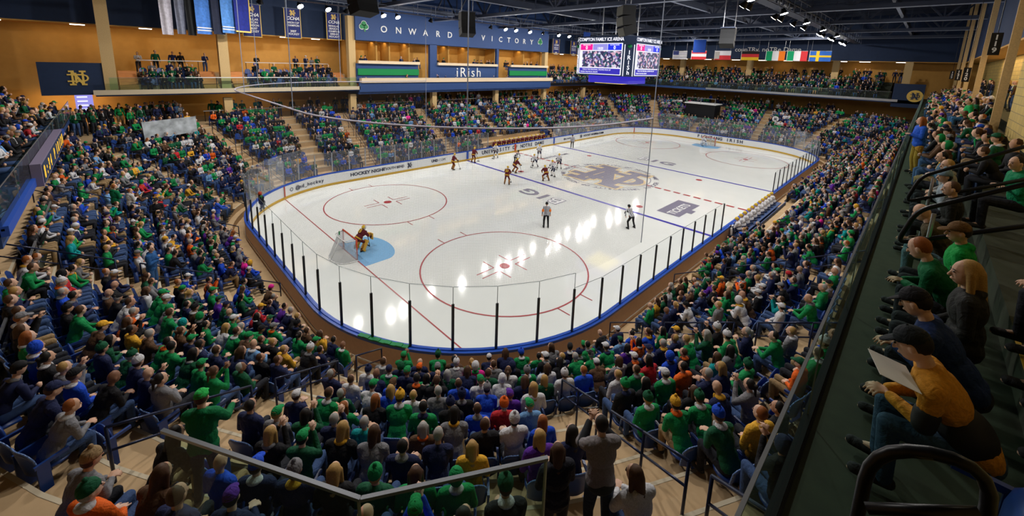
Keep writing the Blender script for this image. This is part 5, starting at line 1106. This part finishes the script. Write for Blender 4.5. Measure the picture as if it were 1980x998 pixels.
# ------------------------------------------------------------------ hockey players and officials
def pl_parts(J, bulk=1.28):
    p = make_proto(J, ('bald',), bulk=bulk); H = headc(J); R = Rhead(J)
    c = MB(); c.ell(H + R @ V(-.005, 0, .03), (.125, .1, .12), R, 16, 8, zmin=-.35); c.ell(H + R @ V(.1, 0, .05), (.04, .08, .02), R, 10, 4); p.helm = setmat(c.mesh('helmet', True), M['cloth'])
    v = MB(); v.ell(H + R @ V(.075, 0, .0), (.045, .08, .05), R, 12, 6); p.visor = setmat(v.mesh('visor', True), M['glass'])
    s = MB(); gl = MB(); so = MB(); sk = MB(); hem = MB()
    for q in 'lr':
        gl.ell(J['wr' + q] + V(.03, 0, -.03), (.07, .06, .085), None, 10, 6); kn, an, to = J['kn' + q], J['an' + q], J['to' + q]
        so.capsule(kn, an + V(0, 0, .02), .083, .066, 12, 2); so2 = MB()
        sk.capsule(an + V(-.03, 0, -.03), to, .052, .04, 10, 2).capsule(an + V(0, 0, .08), an + V(0, 0, -.03), .056, .05, 10, 2); sk.bx(np.minimum(an + V(-.1, -.004, -.1), to) - V(.0, 0, 0), an + V(-.1, -.004, -.1) + V(.28, .008, .03))
    p.gloves = setmat(gl.mesh('gloves', True), M['cloth']); p.socks = setmat(so.mesh('socks', True), M['cloth']); p.skates = setmat(sk.mesh('skates', True), M['black'])
    d = J['d']; pel = J['pel']; th = math.atan2(d[0], d[2]); Rt = roty(th)
    hem = MB(); n = 20
    for k, (t0, t1) in enumerate(((.0, .075),)):
        vs = []
        for t in (t0, t1): vs += [pel + d * t + Rt @ V(.198 * math.cos(2 * PI * i / n), .245 * math.sin(2 * PI * i / n), 0) for i in range(n)]
        hem.add(vs, [(i, (i + 1) % n, n + (i + 1) % n, n + i) for i in range(n)] + [tuple(range(n))[::-1], tuple(range(n, 2 * n))])
    p.hem = setmat(hem.mesh('hem_stripe', True), M['cloth'])
    ban = MB()
    for q in 'lr':
        a, c_ = J['el' + q], J['wr' + q]; ban.capsule(a + (c_ - a) * .15, a + (c_ - a) * .35, .082, .078, 12, 1)
    p.bands = setmat(ban.mesh('sleeve_stripe', True), M['cloth'])
    return p
def stick(J, tip, parent, blade=V(0, .3, 0)):
    a = J['wrr'] + V(.02, 0, .02); b = MB(); tip = np.array(tip, float); u = (J['wrl'] - tip); u /= np.linalg.norm(u); top = J['wrl'] + u * .25
    b.beam(top, tip, .03, .022); b.beam(tip, tip + blade, .02, .07); b.build('stick', M['black'], parent)
def player(p, loc, rz, team, label, tip=None, num='', group=None):
    A = dict(maroon=((.12, .012, .02), (.1, .01, .015), (.3, .12, .02), (.7, .42, .03)), white=((.68, .68, .72), (.012, .018, .05), (.75, .72, .7), (.012, .02, .07)))[team]
    r = put(p, loc, rz, A[0], A[1], 'bald', HAIR['dark'], SKIN[0], label=label, cat='hockey player', group=group, name='hockey_player')
    for nm_, me, c in (('helmet', p.helm, (.75, .5, .05)), ('visor', p.visor, (1, 1, 1)), ('gloves', p.gloves, (.02, .015, .02)), ('socks', p.socks, A[2]), ('skates', p.skates, (0, 0, 0)), ('hem_stripe', p.hem, A[3]), ('sleeve_stripe', p.bands, A[3])):
        o = bpy.data.objects.new(nm_, me); COL.objects.link(o); o.parent = r; o.color = (*c, 1)
    if tip is not None: stick(p.J, tip, r)
    if num:
        d = p.J['d']; q = p.J['chest'] + d * .08; th = math.atan2(d[0], d[2]); n = roty(th) @ V(-1, 0, 0); t = text('jersey_number', num, .3, tuple(q + n * .215), (0, -1, 0), tuple(d), MATS['num_' + team], None, .012, .004); t.parent = r
    return r
mat('num_maroon', (.8, .55, .06), .6); mat('num_white', (.02, .03, .1), .6)
PLU = pl_parts(stand(.28, 'stick', 0, 0, .17, .35)); PLC = pl_parts(stand(.75, 'stick', .2, -.5, .24, .8)); PLB = pl_parts(sit(.35, 'knees', .2))
T1 = (.75, -.25, .03)
for x, y, deg, P_, team, num, l in ((-10.4, 4.3, 30, PLU, 'maroon', '23', 'maroon player number 23 with gold helmet standing near the blue line'), (-6.9, 6.9, -15, PLC, 'maroon', '9', 'maroon player crouching low at the faceoff beside the bent linesman'), (-6.6, 2.8, 65, PLC, 'maroon', '', 'maroon player bent forward, seen from behind, facing the white jerseys'),
        (-11.2, 11.6, -20, PLU, 'maroon', '', 'maroon player leaning by the far boards left of the blue line mark'), (-7.6, 12.7, 10, PLU, 'maroon', '', 'maroon player just right of the far blue line mark on the boards'), (-4.8, 3.4, 170, PLU, 'white', '22', 'white jersey player nearest the centre circle, closest to the camera'), (-1.9, 5.0, 200, PLU, 'white', '', 'white jersey player standing behind the nearest white player'),
        (-3.3, 7.2, 195, PLC, 'white', '', 'white jersey player crouching with stick reaching left at the faceoff'), (.1, 9.7, 215, PLU, 'white', '', 'white jersey player standing farthest back of the faceoff group'), (-4.0, 12.9, -150, PLU, 'white', '', 'white jersey player leaning before the far board lettering')):
    player(P_, (x, y, .012), math.radians(deg), team, l, T1, num)
# officials
def official(p, x, y, deg, label, bands=False):
    r = put(p, (x, y, .012), math.radians(deg), (.7, .7, .74), (.008, .008, .01), 'bald', HAIR['dark'], SKIN[0], label=label, cat='official', name='hockey_official')
    for nm_, me, c in (('helmet', p.helm, (.01, .01, .012)), ('skates', p.skates, (0, 0, 0))):
        o = bpy.data.objects.new(nm_, me); COL.objects.link(o); o.parent = r; o.color = (*c, 1)
    st = [c for c in r.children if c.name.startswith('jacket')][0]; st.data = p.striped
    if bands:
        for q in 'lr':
            a, c_ = p.J['sh' + q], p.J['el' + q]; MB().capsule(a + (c_ - a) * .55, a + (c_ - a) * .85, .09, .085, 12, 1).build('arm_band', mat('arm_band_orange', (.9, .2, .01), .6), r, True)
sm = bpy.data.materials.new('referee_stripes'); sm.use_nodes = True; nt = sm.node_tree; bb = nt.nodes['Principled BSDF']; tc = nt.nodes.new('ShaderNodeTexCoord'); sx_ = nt.nodes.new('ShaderNodeSeparateXYZ'); nt.links.new(tc.outputs['Object'], sx_.inputs[0])
m1 = nt.nodes.new('ShaderNodeMath'); m1.operation = 'MULTIPLY'; m1.inputs[1].default_value = 11; nt.links.new(sx_.outputs[1], m1.inputs[0]); m2 = nt.nodes.new('ShaderNodeMath'); m2.operation = 'FRACT'; nt.links.new(m1.outputs[0], m2.inputs[0]); m3 = nt.nodes.new('ShaderNodeMath'); m3.operation = 'LESS_THAN'; m3.inputs[1].default_value = .48; nt.links.new(m2.outputs[0], m3.inputs[0])
mx = nt.nodes.new('ShaderNodeMixRGB'); mx.inputs[1].default_value = (.72, .73, .8, 1); mx.inputs[2].default_value = (.01, .012, .02, 1); nt.links.new(m3.outputs[0], mx.inputs[0]); nt.links.new(mx.outputs[0], bb.inputs['Base Color']); bb.inputs['Roughness'].default_value = .8
RFS = pl_parts(stand(.04, 'down', -.1, 0, .12, .05), 1.08); RFB = pl_parts(stand(.75, 'knees', -.1, -.45, .22, .3), 1.08)
for p in (RFS, RFB): p.striped = p.jacket.copy(); setmat(p.striped, sm)
official(RFS, -15.2, -4.65, 50, 'referee with orange arm bands standing with his back to the camera', True); official(RFB, -10.7, -8.6, 70, 'linesman bending forward with hands on knees by the near blue line')
official(RFB, -4.3, 9.4, -75, 'linesman bent over dropping the puck at the faceoff'); official(RFS, 8.2, 11.0, 215, 'linesman standing on the far blue line with legs apart')
# goalies
def goalie(x, y, deg, team, label, num):
    J = stand(.8, 'stick', .1, -.5, .27, 1.0); p = PLG; r = player(p, (x, y, .012), math.radians(deg), team, label, (.7, -.1, .03), num)
    pc = mat('pads_gold', (.72, .4, .05), .6) if team == 'maroon' else mat('pads_white', (.75, .75, .78), .6)
    for q in 'lr':
        kn, an = p.J['kn' + q], p.J['an' + q]; b = MB(); f = V(.07, 0, 0); b.beam(kn + f + V(.0, 0, .16), an + f + V(0, 0, 0), .28, .13); b.beam(an + f + V(0, 0, .02), an + f + V(.12, 0, -.06), .27, .1); b.build('leg_pad', pc, r)
    b = MB(); w_ = p.J['wrr']; b.box(w_ + V(.1, 0, -.02), (.06, .26, .38)); b.build('blocker', pc, r); MB().ell(p.J['wrl'] + V(.08, 0, 0), (.09, .12, .15), None, 12, 6).build('catching_glove', pc, r, True)
    H = headc(p.J); R = Rhead(p.J); b = MB(); b.ell(H + R @ V(.03, 0, -.01), (.12, .105, .14), R, 14, 8); b.build('mask', mat('goalie_mask', (.6, .6, .6), .4), r, True)
PLG = pl_parts(stand(.8, 'stick', .1, -.5, .27, 1.0), 1.4)
goalie(-26.25, .25, 8, 'maroon', 'crouching goaltender in maroon number 15 with gold leg pads at the near net', '15'); goalie(26.1, .3, 180, 'white', 'goaltender in white standing in front of the far net', '')
# players on the benches
for i in range(12):
    x = -3.0 + i * .82; player(PLB, (x, 14.5, .45), -PI / 2 + random.uniform(-.3, .3), 'maroon', 'maroon bench player with gold helmet, %s from the left on the far bench' % ORD[i], group='players on the far bench')
for i in range(11):
    x = -7.6 + i * .82; player(PLB, (x, -14.5, .45), PI / 2 + random.uniform(-.3, .3), 'white', 'white jersey bench player, %s from the near end of the near side bench' % ORD[i], group='players on the near bench')

# ------------------------------------------------------------------ standing people and figures close to the camera
def face_to(x, y, tx, ty): return math.atan2(ty - y, tx - x)
def hero(P_, loc, rz, label, **k):
    a = dict(jac=KK, tro=DK, hk='short', hc='dark', skin=SKIN[1], hat=KK); a.update(k); return put(P_, loc, rz, a['jac'], a['tro'], a['hk'], HAIR[a['hc']], a['skin'], a['hat'], label=label, eyes=True, sc=a.get('sc', 1))
HK = ('short', 'long', 'cap', 'bald', 'hood', 'beanie', 'fedora')
P_CAM = make_proto(stand(.1, 'camera', .1, .1), HK, .009, .2, 1.05, .55); P_STD = make_proto(stand(.04, 'chest', -.3), HK, .009, .2, 1.1); P_RL = make_proto(stand(.1, 'rail', .2, .1), HK, .009, .2, 1.1)
o_ = np.array([-32.35, -19.85]); r = hero(P_CAM, (-31.56, -19.44, 4.9), face_to(-31.56, -19.44, -22, -6), 'short haired man in grey shirt raising a phone on the corner stairs', jac=(.22, .2, .21), tro=(.02, .03, .05), hk='short', hc='dark')
w_ = (P_CAM.J['wrl'] + P_CAM.J['wrr']) / 2 + V(.08, 0, .06); ph = empty('mobile_phone', tuple(np.array(r.location) + rotz(r.rotation_euler.z) @ w_), r.rotation_euler.z, 'dark phone held up by the man on the corner stairs', 'phone')
MB().bx((-.005, -.075, -.035), (.005, .075, .04)).build('case', M['black'], ph)
b = MB(); J = P_CAM.J
for q in 'lr': b.capsule(J['el' + q] * .6 + J['sh' + q] * .4, J['el' + q] + (J['wr' + q] - J['el' + q]) * .85, .07, .046, 12, 2)
b.build('dark_sleeves', mat('sleeve_dark', (.012, .014, .02), .8), r, True)
b = MB(); b.ell(J['pel'] + V(0, 0, -.02), (.175, .2, .1), None, 16, 8); b.build('tied_jacket', mat('tied_cloth', (.03, .035, .035), .9, noise=.3), r, True)
hero(P_STD, (-31.85, -18.98, 4.45), face_to(-31.85, -18.98, -24, -4), 'long brown haired woman in a black coat beside the man with the phone', jac=(.012, .012, .02), tro=DK, hk='long', hc='brown', sc=.96)
hero(P_RL, (-35.1, -15.0, 4.44), face_to(-35.1, -15.0, -28, -4), 'man in green cap and green jacket standing with one hand on the stair rail', jac=(.0, .16, .05), tro=(.02, .03, .06), hk='cap', hc='brown', hat=(.02, .45, .08))
hero(P_STD, (-35.5, 5.3, 2.6), face_to(-35.5, 5.3, -26, 10), 'standing woman in a white jumper seen from behind in the left stairs', jac=(.6, .6, .62), tro=KK, hk='short', hc='red', sc=.95)
hero(P_STD, (-36.0, 4.3, 3.06), face_to(-36.0, 4.3, -26, 10), 'standing fan in green and gold jersey beside the woman in white', jac=(.0, .16, .06), tro=KK, hk='short', hc='red')
hero(P_STD, (-34.6, 4.1, 2.14), face_to(-34.6, 4.1, -34, -4), 'man in black blazer and cap walking down the left stairs', jac=KK, tro=KK, hk='cap', hat=KK)
hero(P_RL, (-31.85, 6.9, .76), face_to(-31.85, 6.9, -20, 8), 'man in blue hockey jersey and jeans standing near the corner glass', jac=(.03, .1, .6), tro=(.15, .3, .5), hk='bald', hc='brown')
hero(P_STD, (-35.2, -3.5, 2.6), face_to(-35.2, -3.5, -30, -6), 'standing fan in blue denim with a green bag at left', jac=(.02, .1, .3), tro=(.04, .12, .3), hk='short')
# sunken views: the near deck seen past the glass
P_LN = make_proto(sit(.62, 'knees', -.2, .25), HK, .009, .22); P_UP = make_proto(sit(.1, 'lap', .35, .1), HK, .009, .22); P_CR = make_proto(sit(.2, 'cross', .5, .1), HK, .009, .22)
yy = -22.22
DK_ = [(-31.55, 8.12, P_LN, 'man in black and yellow jacket reading a white sheet on the near deck', dict(jac=(.6, .26, .02), tro=(.03, .07, .13), hk='cap', hat=(.01, .015, .02), hc='dark')), (-30.75, 8.1, P_LN, 'person in dark cap and blue scarf next to the yellow jacket man', dict(jac=(.01, .03, .12), hk='cap', hat=(.01, .01, .015))), (-29.95, 8.1, P_UP, 'long blond haired fan in a dark coat on the near deck front row', dict(jac=(.02, .02, .02), hk='long', hc='blond')),
       (-29.15, 8.1, P_LN, 'red haired fan in green scarf leaning forward on the near deck', dict(jac=(.0, .12, .04), hk='short', hc='red')), (-28.5, 8.1, P_UP, 'fan in bright green jacket on the near deck front row', dict(jac=(.0, .3, .05), hk='cap', hat=(.15, .08, .03))), (-27.4, 8.1, P_LN, 'grey haired fan in brown coat with denim knees on the near deck', dict(jac=(.06, .045, .02), tro=(.1, .18, .22), hk='bald', hc='grey')),
       (-25.8, 8.1, P_UP, 'fan in black jacket on the near deck behind the curved rails', dict(jac=(.01, .01, .01), hk='short', hc='brown')), (-24.6, 8.1, P_CR, 'fan in pale blue knit hat on the near deck', dict(jac=(.25, .3, .35), hk='beanie', hat=(.2, .3, .4))), (-23.2, 8.1, P_UP, 'fan in grey hooded top on the near deck', dict(jac=(.3, .3, .3), hk='short', hc='blond')), (-22.0, 8.1, P_CR, 'fan in dotted blue shirt on the near deck', dict(jac=(.05, .12, .2), hk='short', hc='dark'))]
for x, z, P_, l, kw in DK_: hero(P_, (x, yy, z - .08), PI / 2 + random.uniform(-.12, .12), l, **kw)
for i, (x, y, z, P_, l, kw) in enumerate(((-31.2, -23.1, 8.42, P_LN, 'dark haired boy resting his chin on his hands in the second deck row', dict(jac=(.02, .05, .1), hk='short', hc='dark')), (-30.2, -23.1, 8.42, P_CR, 'dark haired boy in the second deck row with orange wristband', dict(jac=(.01, .04, .03), hk='short', hc='brown')), (-29.2, -23.1, 8.42, P_LN, 'third boy in the second deck row leaning on folded arms', dict(jac=(.06, .03, .02), hk='short', hc='brown')),
        (-24.5, -23.0, 8.42, P_CR, 'fan in green top sitting with crossed legs in the second deck row', dict(jac=(.0, .2, .08), hk='short', hc='dark')), (-9.9, -22.95, 8.8, P_UP, 'fan in green jacket and jeans in front of the gold block wall', dict(jac=(.0, .3, .07), tro=(.04, .14, .3), hk='short', hc='dark', sc=1.05)), (-9.2, -23.05, 8.8, P_CR, 'fan in grey hooded top in front of the gold block wall', dict(jac=(.2, .2, .16), hk='short', hc='blond', sc=1.05)), (-8.5, -23.2, 8.8, P_UP, 'curly dark haired fan in green coat by the gold block wall', dict(jac=(.0, .1, .03), hk='long', hc='dark', sc=1.05)))):
    hero(P_, (x, y, z), PI / 2 + .2, l, **kw)
hero(P_STD, (-17.6, -21.65, 8.02), PI / 2 + .4, 'woman in blue top and tan trousers standing on the near deck', jac=(.01, .08, .5), tro=(.4, .22, .03), hk='long', hc='red')
yj = [o for o in S.objects if o.get('label', '').startswith('man in black and yellow')][0]; J = P_LN.J; b = MB(); Rt = roty(math.atan2(J['d'][0], J['d'][2]))
b.ell(J['pel'] + J['d'] * .13, (.152, .195, .2), Rt, 20, 10)
for q in 'lr': b.capsule(J['sh' + q] * .35 + J['el' + q] * .65, J['el' + q], .072, .068, 12, 2)
b.build('black_panels', mat('jacket_black', (.01, .011, .013), .7, noise=.3), yj, True)
sh = empty('paper_sheet', (-31.74, -21.74, 9.0), .3, 'white sheet held by the man in the black and yellow jacket', 'paper'); MB().box((0, 0, 0), (.3, .23, .003), rotz(0) @ np.array([[1, 0, 0], [0, .97, -.24], [0, .24, .97]])).build('page', M['paper'], sh)
for i, (x, y, z, l) in enumerate(((-32.15, -22.2, 8.02, 'empty dark seat with number disc just behind the yellow jacket man'), (-32.72, -22.15, 8.02, 'empty dark seat with ring emblem behind the black tube rail'), (-32.1, -22.98, 8.42, 'empty dark seat in the second deck row'))):
    put_seat((x, y, z), PI / 2, True, l, 1, 'empty seats on the near deck')
# black bent tube rail right under the camera, and the curved aisle rails further along the deck
def tube_rail(pts, label, r=.026, mid=None):
    o = V(*pts[0]); root = empty('tube_handrail', tuple(o), 0, label, 'handrail'); P_ = [V(*p) - o for p in pts]
    b = MB(); Q = [P_[0]]
    for a, c, d in zip(P_[:-2], P_[1:-1], P_[2:]):
        L1, L2 = np.linalg.norm(c - a), np.linalg.norm(d - c); k = min(.14, L1 / 2, L2 / 2); s_, e_ = c + (a - c) / L1 * k, c + (d - c) / L2 * k
        Q += [(1 - t) ** 2 * s_ + 2 * t * (1 - t) * c + t * t * e_ for t in (0, .2, .4, .6, .8, 1)]
    Q.append(P_[-1]); b.sweep(Q, r, 14)
    b.build('bent_tube', M['black'], root, True)
    if mid: MB().tube(V(*mid[0]) - o, V(*mid[1]) - o, r * .85, n=10).build('cross_bar', M['black'], root, True)
tube_rail([(-34.62, -21.66, 8.8), (-34.52, -21.64, 10.36), (-34.5, -21.79, 10.42), (-34.62, -21.8, 8.8)], 'black bent tube handrail just below the camera at the right corner', .011, [(-34.57, -21.65, 10.26), (-34.53, -21.78, 10.34)])
for i, (x, l) in enumerate(((-28.2, 'nearest'), (-25.6, 'second'))):
    tube_rail([(x, -24.0, 10.9), (x, -21.75, 9.35), (x, -21.62, 8.85), (x, -24.0, 10.2)], '%s curved black aisle rail on the near deck' % l, .028)
    for yy_ in (-21.9, -23.2): MB().tube((x, yy_, 8.1 if yy_ > -22 else 8.9), (x, yy_, 9.35 if yy_ > -22 else 10.3), .022).build('rail_post', M['steel'], label='steel post of the %s curved aisle rail, %s' % (l, 'front' if yy_ > -22 else 'rear'), cat='post')

# camera platform and round cards in the far end stands
r = empty('camera_platform', (36.4, 4.9, 1.4), 0, 'dark camera platform with white table top in the far end stands', 'platform')
MB().bx((-1.4, -2.4, .3), (1.2, 2.4, 3.9)).build('skirt', M['black'], r); MB().bx((-1.6, -2.6, 3.9), (1.3, 2.6, 4.05)).build('table_top', M['white'], r)
b = MB()
for yy_ in (-2.3, 0, 2.3): b.tube((-1.3, yy_, 4.05), (-1.3, yy_, 5.0), .04)
b.beam((-1.3, -2.3, 4.9), (-1.3, 2.3, 4.9), .06, .06); b.build('guard_frame', M['steel'], r)
for y, z, l in ((-6.2, 4.1, 'upper white round card with dark monogram held up in the far end stands'), (-6.9, 3.4, 'lower white round card with dark monogram held up in the far end stands')):
    e = empty('round_card', (35.2, y, z), 0, l, 'sign'); MB().tube((0, 0, 0), (-.03, 0, 0), .42, n=24).build('disc', M['white'], e); nd_logo('monogram', .2, plane_T((-.031, 0, 0), (0, -1, 0), (0, 0, 1)), M['ink'], None, e, .01)
    MB().tube((0, 0, -.3), (.02, 0, -1.2), .02).build('stick', M['black'], e)

# ------------------------------------------------------------------ lettering becomes plain mesh
dg = bpy.context.evaluated_depsgraph_get()
for o in [o for o in S.objects if o.type == 'FONT']:
    me = bpy.data.meshes.new_from_object(o.evaluated_get(dg)); n_ = bpy.data.objects.new(o.name, me); nm_ = o.name
    n_.parent = o.parent; n_.matrix_basis = o.matrix_basis.copy()
    for k_ in o.keys():
        if k_ in ('label', 'category', 'group', 'kind'): n_[k_] = o[k_]
    COL.objects.link(n_); bpy.data.objects.remove(o); n_.name = nm_
